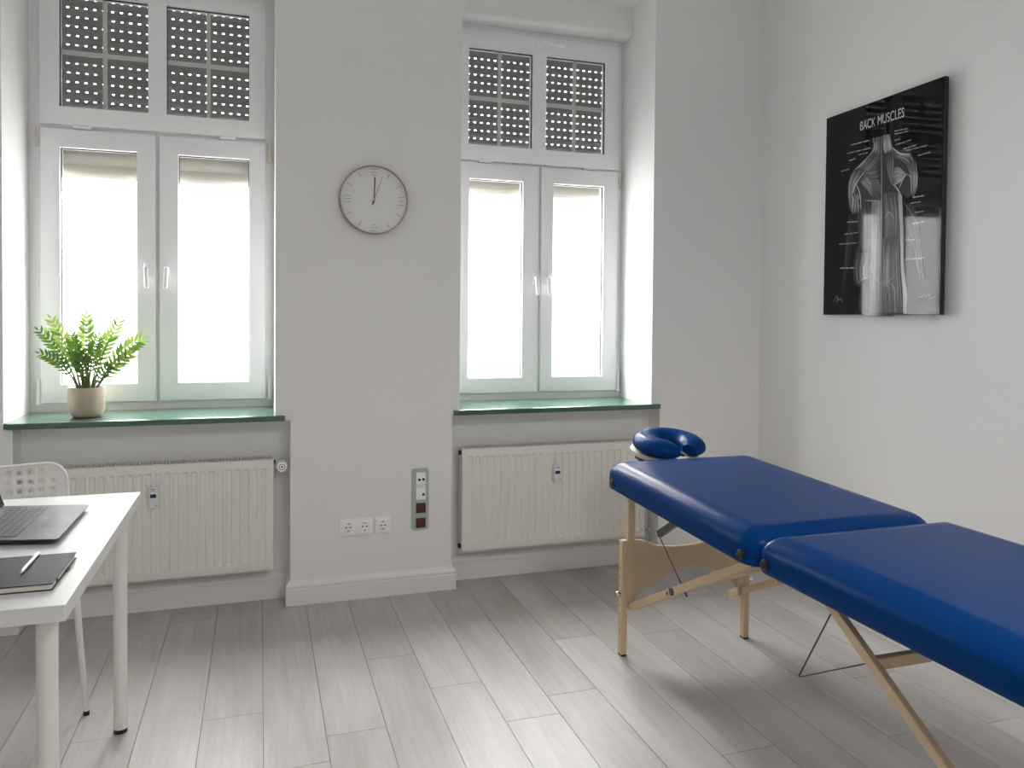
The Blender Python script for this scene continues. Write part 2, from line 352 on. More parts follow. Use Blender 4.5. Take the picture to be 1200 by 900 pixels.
# window wall: piers, parapets behind the radiators and lintels, one continuous masonry mesh
bm = bmesh.new()
def upper(x0, x1): box(bm, x0, x1, 0, TH, ZS, ZC)
box(bm, XLW, LREV, 0, TH, ZS, ZC); box(bm, XLW, LNICHE, 0, TH, 0, ZS)
box(bm, XL, XR, 0, TH, ZS, ZC); box(bm, NL, NR, 0, TH, 0, ZS)
box(bm, XR2, XW, 0, TH, ZS, ZC); box(bm, NR2, XW, 0, TH, 0, ZS)
box(bm, LNICHE, NL, .12, TH, 0, ZS); box(bm, NR, NR2, .12, TH, 0, ZS)
for x0, x1 in ((LREV, XL), (XR, XR2)):
    box(bm, x0, x1, 0, TH, 3.04, ZC)
    t = bmesh.new(); box(t, x0+.0005, x1-.0005, .268, TH, 2.884, 3.04)
    es = [e for e in t.edges if all(abs(v.co.y-.268) < 1e-5 and abs(v.co.z-2.884) < 1e-5 for v in e.verts)]
    bmesh.ops.bevel(t, geom=es, offset=.03, segments=6, affect='EDGES', profile=.5)
    for f in t.faces: f.smooth = True
    merge(bm, t)
wb = struct('wall_back', bm, M['wall'])
try: wb.data.set_sharp_from_angle(angle=math.radians(35))
except Exception: pass

def skirting(bm, x0, x1, y, h=.11, d=.02, ends=(0, 0)):
    prof = [(0, 0), (-d, 0), (-d, h-.038), (-d+.003, h-.034), (-d+.001, h-.028), (-d+.002, h-.020), (-d+.008, h-.010), (-d+.012, h-.003), (-d+.014, h), (0, h)]
    A = [bm.verts.new((x0-(ends[0]*(-p[0])), y+p[0], p[1])) for p in prof]
    B = [bm.verts.new((x1+(ends[1]*(-p[0])), y+p[0], p[1])) for p in prof]
    n = len(prof); fs = [bm.faces.new(A), bm.faces.new(B[::-1])]
    for i in range(n): fs.append(bm.faces.new([A[i], B[i], B[(i+1) % n], A[(i+1) % n]]))
    bmesh.ops.recalc_face_normals(bm, faces=fs)
    return bm
def skirting_x(bm, y0, y1, x, sgn, h=.11, d=.02):
    t = bmesh.new(); skirting(t, y0, y1, 0, h, d)
    # local x -> world y ; local y(-d..0) -> world x
    for v in t.verts: v.co = Vector((x-sgn*v.co.y, v.co.x, v.co.z))
    merge(bm, t)
bm = bmesh.new()
skirting(bm, NL, NR, 0, ends=(1, 1)); skirting(bm, XLW, LNICHE, 0, ends=(0, 1)); skirting(bm, NR2, XW, 0, ends=(1, 0))
skirting(bm, LNICHE, NL, .12, .122); skirting(bm, NR, NR2, .12, .122)
skirting_x(bm, 0, .12, NL, -1); skirting_x(bm, 0, .12, NR, 1); skirting_x(bm, 0, .12, LNICHE, 1); skirting_x(bm, 0, .12, NR2, -1)
struct('baseboard_back', bm, M['trim'])
bm = bmesh.new(); skirting_x(bm, YB, 0, XW, -1); struct('baseboard_right', bm, M['trim'])
bm = bmesh.new(); skirting_x(bm, YB, 0, XLW, 1); struct('baseboard_left', bm, M['trim'])

# green window sills
def sill(n, x0, x1, r0, r1):
    bm = bmesh.new()
    t = bmesh.new(); box(t, x0, x1, -.022, 0.0, ZS, .870)
    merge(bm, t)
    t = bmesh.new(); box(t, r0, r1, 0.0, YW+.03, ZS, .870); merge(bm, t)
    bmesh.ops.remove_doubles(bm, verts=bm.verts, dist=1e-5)
    o = struct(n, bm, M['sill'])
    bv = o.modifiers.new('Bevel', 'BEVEL'); bv.width = .003; bv.segments = 2; bv.limit_method = 'ANGLE'
    return o
sill('trim_1', -.985, .109, LREV, XL); sill('trim_2', .892, 2.010, XR, XR2)

# ---------------------------------------------------------------- windows
def handle(parent, x, z, horizontal=False, lean=0):
    y = YW
    bm = bmesh.new()
    if not horizontal:
        box(bm, x-.013, x+.013, y-.010, y, z-.034, z+.034, .004, 3)
        cyl(bm, (x, y-.008, z), (x, y-.040, z), .009, n=14)
        bar(bm, (x, y-.040, z+.010), (x+lean*.012, y-.046, z-.091), .019, .013, (1, 0, 0), .004)
    else:
        box(bm, x-.034, x+.034, y-.010, y, z-.013, z+.013, .004, 3)
        cyl(bm, (x, y-.008, z), (x, y-.040, z), .009, n=14)
        bar(bm, (x-.010, y-.040, z+.002), (x+.115, y-.046, z-.006), .019, .013, (0, 0, 1), .004)
    obj('handle', bm, M['pvc'], parent, 40)

def window(n, x0, x1, sx, zt_lo, zt_up, up_glass, up_z, lo_glass, lo_z, gapx, hx, slat_band, hinge_x, clip_x, trans_handle):
    zf = 2.90
    fr = bmesh.new()
    frame(fr, x0, x1, .866, zf, .06, YW+.030, YW+.080, .002,
          holes=[(sx[0]+.02, gapx-.010, .93, zt_lo-.02), (gapx+.010, sx[1]-.02, .93, zt_lo-.02), (sx[0]+.02, sx[1]-.02, zt_up+.02, 2.83)])
    w = obj(n, fr, M['pvc'], None, 40, 'structure')
    # transom light sash with two panes
    hs = [(a, b, up_z[0], up_z[1]) for a, b in up_glass]
    s = obj('transom_sash', frame(bmesh.new(), sx[0], sx[1], zt_up, 2.848, .08, YW, YW+.062, .004, holes=hs), M['pvc'], w, 40)
    panes = [(s, h) for h in hs]
    if trans_handle: handle(s, 1.462, 2.806, True)
    for (a, b) in ((sx[0], gapx-.0085), (gapx+.0085, sx[1])):
        g = lo_glass[0] if a == sx[0] else lo_glass[1]
        h = (g[0], g[1], lo_z[0], lo_z[1])
        c = obj('casement_sash', frame(bmesh.new(), a, b, .911, zt_lo, .08, YW, YW+.062, .004, holes=[h]), M['pvc'], w, 40)
        panes.append((c, h))
        left = a == sx[0]
        handle(c, hx[0] if left else hx[1], 1.535, lean=(.4 if left else -.2))
        hxp = hinge_x[0] if left else hinge_x[1]
        for (za, zb, m_) in ((zt_lo-.09, zt_lo+.004, 'beige'), (.918, 1.022, 'pvc')):
            bm = bmesh.new(); cyl(bm, (hxp, YW-.002, za), (hxp, YW-.002, zb), .0075, n=14)
            if m_ == 'pvc': box(bm, hxp-.009, hxp+.009, YW-.010, YW+.032, .906, .918, .001, 1)
            obj('hinge', bm, M[m_], c, 40)
    for (a, b) in clip_x:
        obj('transom_clip', Bx(a, b, YW-.004, YW+.032, zt_lo+.003, zt_up-.001, .002, 1), M['pvc'], w)
    for (p, h) in panes:
        x0_, x1_, z0_, z1_ = h
        g = frame(bmesh.new(), x0_-.003, x1_+.003, z0_-.003, z1_+.003, .0065, YW+.018, YW+.030, 0)
        obj('gasket', g, M['gasket'], p)
        obj('glass_pane', Bx(x0_-.002, x1_+.002, YW+.022, YW+.026, z0_-.002, z1_+.002), M['glass'], p)
        if z0_ > 2:                                   # glazing-bar cross inside the transom panes
            cx = x0_+(x1_-x0_)*.497; cz = z0_+(z1_-z0_)*.497
            bm = bmesh.new(); box(bm, cx-.009, cx+.009, YW+.030, YW+.038, z0_, z1_); box(bm, x0_, x1_, YW+.0301, YW+.0379, cz-.010, cz+.010)
            obj('glazing_bars', bm, M['muntin'], p)
    # external roller shutter behind the transom light: slats with rows of light slots
    bm = bmesh.new(); pit = .0430; slot_h = .0052; sp = .0375; sw = .0118
    ya, yb = YW+.085, YW+.092
    z = 2.226 if n == 'window_1' else 2.204
    xs0, xs1 = x0+.03, x1-.02
    r = 0
    while z < 2.86:
        # convex slat body
        zb0, zb1 = z+slot_h, z+pit
        prof = [(0, zb0), (-.004, zb0+.006), (-.006, (zb0+zb1)/2), (-.004, zb1-.006), (0, zb1)]
        for i in range(4):
            (d0, q0), (d1, q1) = prof[i], prof[i+1]
            f = bm.faces.new([bm.verts.new(p) for p in ((xs0, ya+d0, q0), (xs1, ya+d0, q0), (xs1, ya+d1, q1), (xs0, ya+d1, q1))]); f.smooth = True
        # link strip with slots
        x = xs0+((.003 if r % 2 else 0)); prev = xs0
        while x < xs1-sw:
            if x > prev: bm.faces.new([bm.verts.new(p) for p in ((prev, ya, z), (x, ya, z), (x, ya, zb0), (prev, ya, zb0))])
            bm.faces.new([bm.verts.new(p) for p in ((x, ya, z), (x, yb, z), (x, yb, zb0), (x, ya, zb0))])
            prev = x+sw; x += sp
        bm.faces.new([bm.verts.new(p) for p in ((prev, ya, z), (xs1, ya, z), (xs1, ya, zb0), (prev, ya, zb0))])
        z += pit; r += 1
    bmesh.ops.remove_doubles(bm, verts=bm.verts, dist=1e-5)
    obj('roller_shutter', bm, M['shutter'], w)
    # guide/closing board between shutter and lower blind so that no raw sky shows
    bm = bmesh.new(); box(bm, x0, x1, YW+.0801, YW+.112, zt_lo-.006, zt_up+.012)
    obj('transom_rail', bm, M['pvc'], w)
    # daylit frosted blind behind the casement panes with its folded head slats
    obj('frosted_film', Bx(x0+.02, x1-.02, YW+.100, YW+.1005, .88, zt_lo-.008), M['film'], w)
    bm = bmesh.new(); pts = []
    zb_, zt_ = slat_band; n_ = 36; waves = 3 if n == 'window_1' else 2
    for i in range(n_+1):
        u = i/n_; pts.append((.090-.010*abs(math.sin(PI*waves*u)), zb_+(zt_-zb_)*u))
    for i in range(n_):
        (d0, q0), (d1, q1) = pts[i], pts[i+1]
        f = bm.faces.new([bm.verts.new(p) for p in ((x0+.02, YW+d0, q0), (x1-.02, YW+d0, q0), (x1-.02, YW+d1, q1), (x0+.02, YW+d1, q1))]); f.smooth = True
    bmesh.ops.remove_doubles(bm, verts=bm.verts, dist=1e-6)
    b_ = obj('blind_head', bm, M['blindslat'], w)
    so = b_.modifiers.new('Solid', 'SOLIDIFY'); so.thickness = .003
    return w
window('window_1', LREV, XL, (-.947, .026), 2.1655, 2.184, [(-.869, -.499), (-.420, -.051)], (2.266, 2.778), [(-.866, -.548), (-.368, -.050)], (.998, 2.080), -.4595, (-.506, -.419),
       (1.958, 2.150), (-.956, .046), [(-.811, -.737), (-.186, -.113)], False)
window('window_2', XR, XR2+.002, (.976, 1.931), 2.146, 2.158, [(1.055, 1.415), (1.493, 1.849)], (2.241, 2.754), [(1.060, 1.362), (1.541, 1.843)], (.995, 2.059), 1.462, (1.432, 1.506),
       (1.995, 2.128), (.95, 1.9405), [(1.110, 1.186), (1.717, 1.795)], True)
# masonry returns outside the frames so that daylight only comes through the openings
# ---------------------------------------------------------------- radiators
def radiator(x0, x1, z0, z1, label, meter_x, meter_z, kind):
    yf, yb = .0225, .095
    t = thing('radiator', label, 'radiator', ((x0+x1)/2, yf, z0), 'panel radiators in the window niches')
    bm = bmesh.new(); n = int(round((x1-x0-.05)/.0365)); p = (x1-x0-.05)/n
    # ribbed front sheet
    prof = [(x0, .012), (x0, .002), (x0+.003, 0), (x0+.022, 0)]
    for i in range(n):
        a = x0+.025+i*p
        prof += [(a+.006, 0), (a+.012, .009), (a+p-.012, .009), (a+p-.006, 0)]
    prof += [(x1-.022, 0), (x1-.003, 0), (x1, .002), (x1, .012)]
    zz = [(z0, 0, .010), (z0+.003, 0, .001), (z0+.006, 0, 0), (z0+.038, 0, 0), (z0+.050, 1, 0), (z1-.050, 1, 0), (z1-.040, 0, 0), (z1-.006, 0, 0), (z1-.003, 0, .001), (z1, 0, .010)]
    rows = [[bm.verts.new((x, yf+(d if (s or x in (x0, x1) or d < .003) else 0)+e, z)) for x, d in prof] for z, s, e in zz]
    for A, B in zip(rows, rows[1:]):
        for i in range(len(prof)-1):
            f = bm.faces.new([A[i], A[i+1], B[i+1], B[i]]); f.smooth = True
    obj('front_panel', bm, M['rad'], t, 35)
    bm = bmesh.new()
    box(bm, x0+.004, x1-.004, yf+.006, yf+.016, z0+.004, z1-.006); box(bm, x0+.006, x1-.006, yb-.008, yb, z0+.01, z1-.01)
    box(bm, x0+.001, x0+.006, yf+.012, yb, z0+.004, z1-.003); box(bm, x1-.006, x1-.001, yf+.012, yb, z0+.004, z1-.003)
    obj('casing', bm, M['rad'], t)
    bm = bmesh.new(); k = int((x1-x0)/.0135)
    box(bm, x0+.005, x1-.005, yf+.018, yb-.01, z1-.030, z1-.016, mi=1)
    for i in range(k+1):
        xx = x0+.006+i*(x1-x0-.012)/k
        box(bm, xx-.0025, xx+.0025, yf+.010, yb, z1-.016, z1+.003)
    box(bm, x0+.004, x1-.004, yb-.004, yb+.002, z1-.016, z1+.004)
    obj('top_grille', bm, [M['rad'], M['radgap']], t)
    for xx in (x0+.12, x1-.12): obj('wall_bracket', Bx(xx-.02, xx+.02, yb-.001, .1197, z0+.03, z1-.05), M['rad'], t)
    # heat meter
    a, b = meter_x; c, d = meter_z
    bm = bmesh.new(); box(bm, a, b, yf-.020, yf+.004, c, d-.016, .004, 3); box(bm, a+.008, b-.008, yf-.012, yf+.004, d-.018, d, .003, 2)
    mt = obj('heat_meter', bm, M['meter'], t, 40)
    zc = c+(d-c)*.50
    obj('display', Bx(a+.006, b-.006, yf-.0205, yf-.018, zc-.008, zc+.008), M['black'], mt)
    bm = bmesh.new(); cyl(bm, (b-.007, yf-.0205, c+.014), (b-.007, yf-.018, c+.014), .0028); obj('sensor_eye', bm, M['dark'], mt)
    for q in (.70, .76): obj('printed_line', Bx(a+.008, b-.008, yf-.0204, yf-.018, c+(d-c)*q, c+(d-c)*q+.0022), M['dark'], mt)
    if kind == 'thermostat':
        bm = bmesh.new(); xc, zc = x1+.037, z1-.037
        lathe(bm, [(.012, yf+.075), (.019, yf+.070), (.025, yf+.060), (.0262, yf+.02), (.025, yf+.002), (.021, yf-.004), (.0205, yf-.004)], xc, 0, 28, axis='Y', cz=zc)
        v = obj('thermostat_valve', bm, M['white'], t, 40)
        bm = bmesh.new()
        for r in (.0125,):
            tube(bm, [(xc+r*math.cos(2*PI*i/28), yf-.0043, zc+r*math.sin(2*PI*i/28)) for i in range(28)], .0011, 6, True)
        cyl(bm, (xc, yf-.0055, zc), (xc, yf-.003, zc), .0042, n=14)
        obj('dial_mark', bm, M['dark'], v)
        bm = bmesh.new(); cyl(bm, (x1-.004, yf+.045, zc), (xc, yf+.045, zc), .010); cyl(bm, (x1+.002, yf+.045, zc), (x1+.012, yf+.045, zc), .015, n=6)
        cyl(bm, (xc, yf+.07, zc), (xc, .1197, zc), .008)
        obj('pipe', bm, M['chrome'], t, 40)
        bm = bmesh.new(); cyl(bm, (x1-.004, yf+.045, z1-.018), (x1+.010, yf+.045, z1-.018), .007, n=10); obj('bleed_screw', bm, M['dark'], t)
    else:
        bm = bmesh.new()
        cyl(bm, (x1-.004, yf+.035, z0+.03), (x1+.045, yf+.035, z0+.03), .009); cyl(bm, (x1+.004, yf+.035, z0+.03), (x1+.016, yf+.035, z0+.03), .015, n=6)
        cyl(bm, (x1+.034, yf+.035, z0+.03), (x1+.034, yf+.035, .0), .008); cyl(bm, (x1+.034, yf+.035, z0+.030), (x1+.034, yf+.008, z0+.030), .011)
        obj('pipe', bm, M['chrome'], t, 40)
        for zq in (z1-.022, z0+.026):
            bm = bmesh.new(); cyl(bm, (x0+.004, yf+.030, zq), (x0-.012, yf+.030, zq), .011, n=12); obj('end_plug', bm, M['dark'], t, 40)
        box_ = bmesh.new(); box(box_, x1-.028, x1-.012, yf-.003, yf+.003, z0+.032, z0+.040, .001, 1); obj('name_plate', box_, M['chrome'], t)
radiator(-.905, .0605, .159, .668, 'cream ribbed panel radiator in the niche under the window with the potted plant', (-.456, -.420), (.480, .590), 'thermostat')
radiator(.946, 1.948, .163, .674, 'cream ribbed panel radiator in the niche behind the head end of the blue massage table', (1.422, 1.460), (.486, .586), 'pipe')

# ---------------------------------------------------------------- clock
def clock(cx, cz, R):
    t = thing('wall_clock', 'round wall clock with thin bronze rim and pale dial on the pier between the windows', 'clock', (cx, 0, cz))
    bm = bmesh.new(); lathe(bm, [(R-.004, -.0005), (R, -.003), (R, -.034), (R-.003, -.040), (R-.005, -.040), (R-.0065, -.034), (R-.0065, -.020), (R-.0065, -.0005)], cx, 0, 72, axis='Y', cz=cz)
    obj('rim', bm, M['clockrim'], t, 40)
    bm = bmesh.new(); cyl(bm, (cx, -.004, cz), (cx, -.022, cz), R-.006, n=72); obj('dial', bm, M['clockface'], t, 40)
    def mark(a, r0, r1, w, off=0):
        bm = bmesh.new()
        a = math.radians(90-a); d = Vector((math.cos(a), 0, math.sin(a))); s = Vector((-d.z, 0, d.x))
        p = Vector((cx, -.0225, cz))+s*off
        bar(bm, p+d*r0, p+d*r1, w, .0012, s, 0); obj('hour_mark', bm, M['clockmark'], t)
    for h in range(12):
        if h % 3: mark(h*30, R*.74, R*.90, .0035)
    for off in (-.018, 0, .018): mark(90, R*.70, R*.88, .0035, off); mark(270, R*.66, R*.88, .0030, off*.75)
    for zz in (.90, .80, .72):
        a = .020 if zz != .72 else .014
        for sg in (1, -1): obj('hour_mark', Bx(cx-a/1.2, cx+a/1.2, -.0232, -.0215, cz+sg*R*zz-.0016, cz+sg*R*zz+.0016), M['clockmark'], t)
    def hand(ang, L, tail, w, y, m):
        a = math.radians(90-ang); d = Vector((math.cos(a), 0, math.sin(a))); p = Vector((cx, y, cz))
        bm = bmesh.new(); bar(bm, p-d*tail, p+d*L, w, .0015, (-d.z, 0, d.x), 0); return obj('hand', bm, m, t)
    hand(2, R*.67, .012, .0048, -.026, M['black']); hand(19, R*.74, .024, .0034, -.029, M['clockrim'])
    hand(199, .024, 0, .0058, -.0295, M['black'])
    bm = bmesh.new(); cyl(bm, (cx, -.022, cz), (cx, -.032, cz), .006, n=20); obj('hub', bm, M['clockrim'], t, 40)
clock(.5035, 1.861, .159)

# ---------------------------------------------------------------- sockets and the switch panel
def rrect(x0, x1, z0, z1, r, n=5):
    out = []
    for cx, cz, a0 in ((x1-r, z1-r, 0), (x0+r, z1-r, 90), (x0+r, z0+r, 180), (x1-r, z0+r, 270)):
        for i in range(n+1):
            a = math.radians(a0+90*i/n); out.append((cx+r*math.cos(a), cz+r*math.sin(a)))
    return out
def insert(parent, cx, cz, s=.029, big=.026):
    bm = bmesh.new(); box(bm, cx-s, cx+s, -.014, -.006, cz-s, cz+s, .003, 2)
    ins = obj('socket_insert', bm, M['white'], parent, 40)
    bm = bmesh.new(); tube(bm, [(cx+.0195*math.cos(2*PI*i/32), -.0142, cz+.0195*math.sin(2*PI*i/32)) for i in range(32)], .0016, 6, True)
    obj('recess_ring', bm, M['rad'], ins, 60)
    for dx in (-.0095, .0095):
        bm = bmesh.new(); cyl(bm, (cx+dx, -.0145, cz), (cx+dx, -.010, cz), .0038, n=12); obj('contact_hole', bm, M['dark'], ins)
    for dz in (-.0175, .0175): obj('earth_clip', Bx(cx-.0052, cx+.0052, -.0147, -.010, cz+dz-.0036, cz+dz+.0036, .001, 1), M['dark'], ins)
    bm = bmesh.new(); cyl(bm, (cx, -.0145, cz), (cx, -.010, cz), .0016, n=8); obj('screw', bm, M['dark'], ins)
def socket(label, xs, zc, x0, x1, z0, z1):
    t = thing('wall_socket', label, 'socket', ((x0+x1)/2, 0, zc), 'white wall sockets low on the pier')
    obj('cover_plate', prism_xz(bmesh.new(), rrect(x0, x1, z0, z1, .006), -.009, -.0002), M['white'], t, 40)
    for cx in xs: insert(t, cx, zc)
socket('white double wall socket, the wider of the two low on the pier', (.393, .468), .3385, .354, .507, .300, .3775)
socket('white single wall socket between the double socket and the green switch panel', (.554,), .3375, .5175, .5905, .300, .3755)
t = thing('switch_panel', 'tall pale green switch panel with white and dark red inserts low on the pier', 'switch', (.732, 0, .447))
obj('cover_plate', prism_xz(bmesh.new(), rrect(.692, .772, .299, .595, .012), -.010, -.0002), M['green'], t, 40)
for (za, zb, holes) in ((.519, .578, ((-.008, -.006), (.012, -.005))), (.446, .505, ((.012, -.004),))):
    s = obj('socket_insert', Bx(.711, .757, -.014, -.008, za, zb, .002, 2), M['white'], t, 40)
    for dx, dz in holes:
        bm = bmesh.new(); cyl(bm, (.734+dx, -.0146, (za+zb)/2+dz), (.734+dx, -.010, (za+zb)/2+dz), .0066, n=16); obj('jack_hole', bm, M['dark'], s)
bm = bmesh.new(); box(bm, .712, .756, -.0135, -.008, .5065, .5175, .001, 1); box(bm, .716, .752, -.0140, -.012, .5105, .5130); obj('label_strip', bm, M['rad'], t)
for (za, zb) in ((.3835, .4305), (.3110, .3580)):
    bm = bmesh.new(); box(bm, .7110, .7575, -.0150, -.008, za, zb, .002, 2)
    r_ = obj('rocker_switch', bm, M['red'], t, 40)
# ---------------------------------------------------------------- poster on the right wall
t = thing('anatomy_poster', 'large black anatomy poster titled BACK MUSCLES hung on the right wall', 'poster', (XW, -.528, 1.347)); poster = t  # unframed poster: a print on a backing panel
PY0, PY1, PZ0, PZ1, PX = -1.233, -.528, 1.347, 2.298, 2.612
obj('backing_panel', Bx(PX, XW-.0005, PY0, PY1, PZ0, PZ1, .0015, 1), M['posteredge'], t)
obj('print', Bx(PX-.0012, PX, PY0+.003, PY1-.003, PZ0+.003, PZ1-.003), M['poster'], t)
def ribbon(bm, P, w, x, mi=0):
    P = [Vector((x, p[0], p[1])) for p in P]; n = len(P); A = []; B = []
    for i, p in enumerate(P):
        d = (P[min(i+1, n-1)]-P[max(i-1, 0)]).normalized(); s = Vector((0, -d.z, d.y))
        k = w*(.35+.65*math.sin(PI*(i+.5)/n))*.5
        A.append(bm.verts.new(p+s*k)); B.append(bm.verts.new(p-s*k))
    for i in range(n-1):
        f = bm.faces.new([A[i], A[i+1], B[i+1], B[i]]); f.material_index = mi
GT = [.015, .03, .05, .08, .12, .18, .26, .36, .5, .7]
greys = [gray(v) for v in GT]
def gi(v): return min(range(len(GT)), key=lambda i: abs(GT[i]-v))
def flip(bm):
    for f in bm.faces:
        if f.normal.x > 0: f.normal_flip()
    return bm
bm = bmesh.new(); r2 = random.Random(3)
sil = [(-.843, 2.137), (-.848, 2.098), (-.822, 2.062), (-.77, 2.035), (-.725, 2.015), (-.695, 1.975), (-.688, 1.91), (-.700, 1.83), (-.735, 1.85), (-.750, 1.80), (-.765, 1.70), (-.745, 1.62), (-.735, 1.55), (-.745, 1.49), (-.78, 1.47), (-.79, 1.352),
       (-1.03, 1.352), (-1.035, 1.43), (-1.015, 1.53), (-1.005, 1.70), (-.998, 1.80), (-1.02, 1.86), (-1.06, 1.84), (-1.085, 1.93), (-1.083, 1.99), (-1.05, 2.045), (-1.0, 2.050), (-.957, 2.079), (-.945, 2.131)]
bm.faces.new([bm.verts.new((PX-.00130, v.x, v.y)) for v in catmull([Vector((*v, 0)) for v in sil], 90)]).material_index = 2
for mi_, (A, B, n, lo, hi) in enumerate(ART_MUSCLES):
    K = 14; a = catmull([Vector((*p, 0)) for p in A], K); b = catmull([Vector((*p, 0)) for p in B], K)
    x = PX-.0014-.00002*mi_
    
    va = [bm.verts.new((x, p.x, p.y)) for p in a]; vb = [bm.verts.new((x, p.x, p.y)) for p in b]
    for i in range(K-1): bm.faces.new([va[i], va[i+1], vb[i+1], vb[i]]).material_index = gi(lo*.7+.004)
    m = n*3
    for j in range(m):
        s = (j+.5+r2.uniform(-.45, .45))/m
        i0 = r2.randint(0, 4); i1 = K-r2.randint(0, 4)
        P = [(a[i].lerp(b[i], s).x, a[i].lerp(b[i], s).y) for i in range(i0, i1)]
        wd = (a[K//2]-b[K//2]).length/m*r2.uniform(.5, 1.5)
        ribbon(bm, P, wd, x-.00001-.000002*(j % 5), gi(lo+(hi-lo)*r2.random()**1.5))
bm.normal_update(); flip(bm)
obj('torso_drawing', bm, greys, t)
bm = bmesh.new()
for j, (P, g, w) in enumerate(ART_LINES):
    q = catmull([Vector((*p, 0)) for p in P], 16); ribbon(bm, [(p.x, p.y) for p in q], w, PX-.0020-.00001*j, gi(g))
for j, (a, b) in enumerate(ART_LABELS):
    for (u0, u1) in ((0, .34), (.37, .62), (.66, 1)):
        ya, za = a[0]+(b[0]-a[0])*u0, a[1]+(b[1]-a[1])*u0; yb_, zb = a[0]+(b[0]-a[0])*u1, a[1]+(b[1]-a[1])*u1
        ribbon(bm, [(ya, za), ((ya+yb_)/2, (za+zb)/2), (yb_, zb)], .0055, PX-.0022, gi(.30 if j % 3 else .42))
bm.normal_update(); flip(bm)
obj('caption_lines', bm, greys, t)
cu = bpy.data.curves.new('title', 'FONT'); cu.body = 'BACK MUSCLES'; cu.size = .074; cu.align_x = 'CENTER'; cu.space_character = 1.02; cu.extrude = .0001
tmp = bpy.data.objects.new('title_tmp', cu); C.objects.link(tmp)
bpy.context.view_layer.update()
me = bpy.data.meshes.new_from_object(tmp.evaluated_get(bpy.context.evaluated_depsgraph_get()))
bpy.data.objects.remove(tmp)
bm = bmesh.new(); bm.from_mesh(me); bpy.data.meshes.remove(me)
xs_ = [v.co.x for v in bm.verts]; W_ = max(xs_)-min(xs_)
k = .262/W_
for v in bm.verts: v.co = Vector((PX-.0022-v.co.z, -.893-v.co.x*k, 2.186+v.co.y*.80))
obj('title_lettering', bm, gray(.55), t)

poster.rotation_euler.z = math.radians(-1.8)      # hangs with its near edge a little off the wall

# ---------------------------------------------------------------- potted plant
px_, py_ = -.722, .160
t = thing('potted_plant', 'leafy green fern-like plant in a beige clay pot on the green window sill', 'plant', (px_, py_, .870))
bm = bmesh.new(); z0 = .8703
lathe(bm, [(.050, z0), (.056, z0+.002), (.064, z0+.012), (.0705, z0+.030), (.0725, z0+.050), (.0735, z0+.128), (.0725, z0+.1305), (.069, z0+.1305), (.067, z0+.127), (.066, z0+.110)], px_, py_, 48)
pot = obj('pot', bm, M['pot'], t, 50)
bm = bmesh.new(); lathe(bm, [(.0655, z0+.104), (.0655, z0+.112), (.04, z0+.117), (.01, z0+.119)], px_, py_, 32); obj('soil', bm, M['soil'], t, True)
fr_ = random.Random(11)
def frond(tip, mid, base, n, L, young, facing):
    b, m_, e = Vector(base), Vector(mid), Vector(tip)
    P = [b*(1-s)**2+m_*2*s*(1-s)+e*s*s for s in [i/24 for i in range(25)]]
    bm = bmesh.new(); tube(bm, P, [.0042*(1-i/24)+.0007 for i in range(25)], 7, mi=0)
    view = Vector(facing).normalized()
    for j in range(n):
        s = .34+.66*(j/(n-1))**.95
        i = min(int(s*24), 23); p = P[i].lerp(P[i+1], s*24-i); d = (P[i+1]-P[i]).normalized()
        sd = d.cross(view).normalized(); nn = sd.cross(d).normalized()
        ll = L*(.62+.38*math.sin(PI*(.15+.8*j/(n-1))))*(1.0 if j < n-1 else .8)
        for sg in ((1, -1) if j < n-1 else (0,)):
            a = math.radians(50-12*j/n+fr_.uniform(-5, 5))
            ax = (d*math.cos(a)+sd*sg*math.sin(a)).normalized() if sg else d
            ax = (ax+nn*fr_.uniform(-.18, .30)).normalized()
            wv = ax.cross(nn).normalized(); up = wv.cross(ax)
            wid = ll*fr_.uniform(.135, .165)
            prev = None; mi_ = 2 if (young and fr_.random() < .75) or (j > n*.72 and fr_.random() < .6) else 1
            for q in range(7):
                u = q/6; w = wid*math.sin(PI*min(1, u**.75*.97+.02))*(1 if q < 6 else 0)
                c = p+ax*ll*u-up*ll*.10*u*u
                row = [bm.verts.new(c-wv*w+up*w*.35), bm.verts.new(c), bm.verts.new(c+wv*w+up*w*.35)]
                if prev:
                    for k_ in range(2):
                        f = bm.faces.new([prev[k_], prev[k_+1], row[k_+1], row[k_]]); f.material_index = mi_; f.smooth = True
                prev = row
    return obj('frond', bm, [M['stem'], M['leaf'], M['leafy']], t)
Bz = z0+.112
F = [((-.855, .13, 1.300), (-.765, .14, 1.16), 12, .050, 1), ((-.905, .15, 1.250), (-.79, .15, 1.165), 12, .046, 0), ((-.893, .12, 1.152), (-.79, .13, 1.135), 10, .042, 0),
     ((-.715, .12, 1.318), (-.722, .14, 1.18), 13, .052, 1), ((-.585, .15, 1.300), (-.665, .15, 1.18), 12, .050, 1), ((-.500, .14, 1.212), (-.615, .13, 1.165), 11, .058, 1),
     ((-.535, .11, 1.150), (-.625, .12, 1.105), 9, .050, 1), ((-.620, .10, 1.100), (-.665, .11, 1.07), 7, .042, 0), ((-.770, .10, 1.235), (-.745, .11, 1.14), 12, .046, 0),
     ((-.665, .10, 1.225), (-.700, .11, 1.14), 12, .046, 0), ((-.800, .20, 1.215), (-.76, .19, 1.12), 10, .045, 0), ((-.640, .20, 1.235), (-.69, .19, 1.14), 10, .045, 0), ((-.735, .09, 1.165), (-.728, .12, 1.09), 10, .044, 0)]
for i, (tip, mid, n, L, yg) in enumerate(F):
    base = (px_+(tip[0]-px_)*.16, py_+(tip[1]-py_)*.35, Bz)
    mid = (mid[0], mid[1], mid[2]-.02)
    frond(tip, mid, base, n, L, yg, (.2, -1, .15))
bm = bmesh.new()
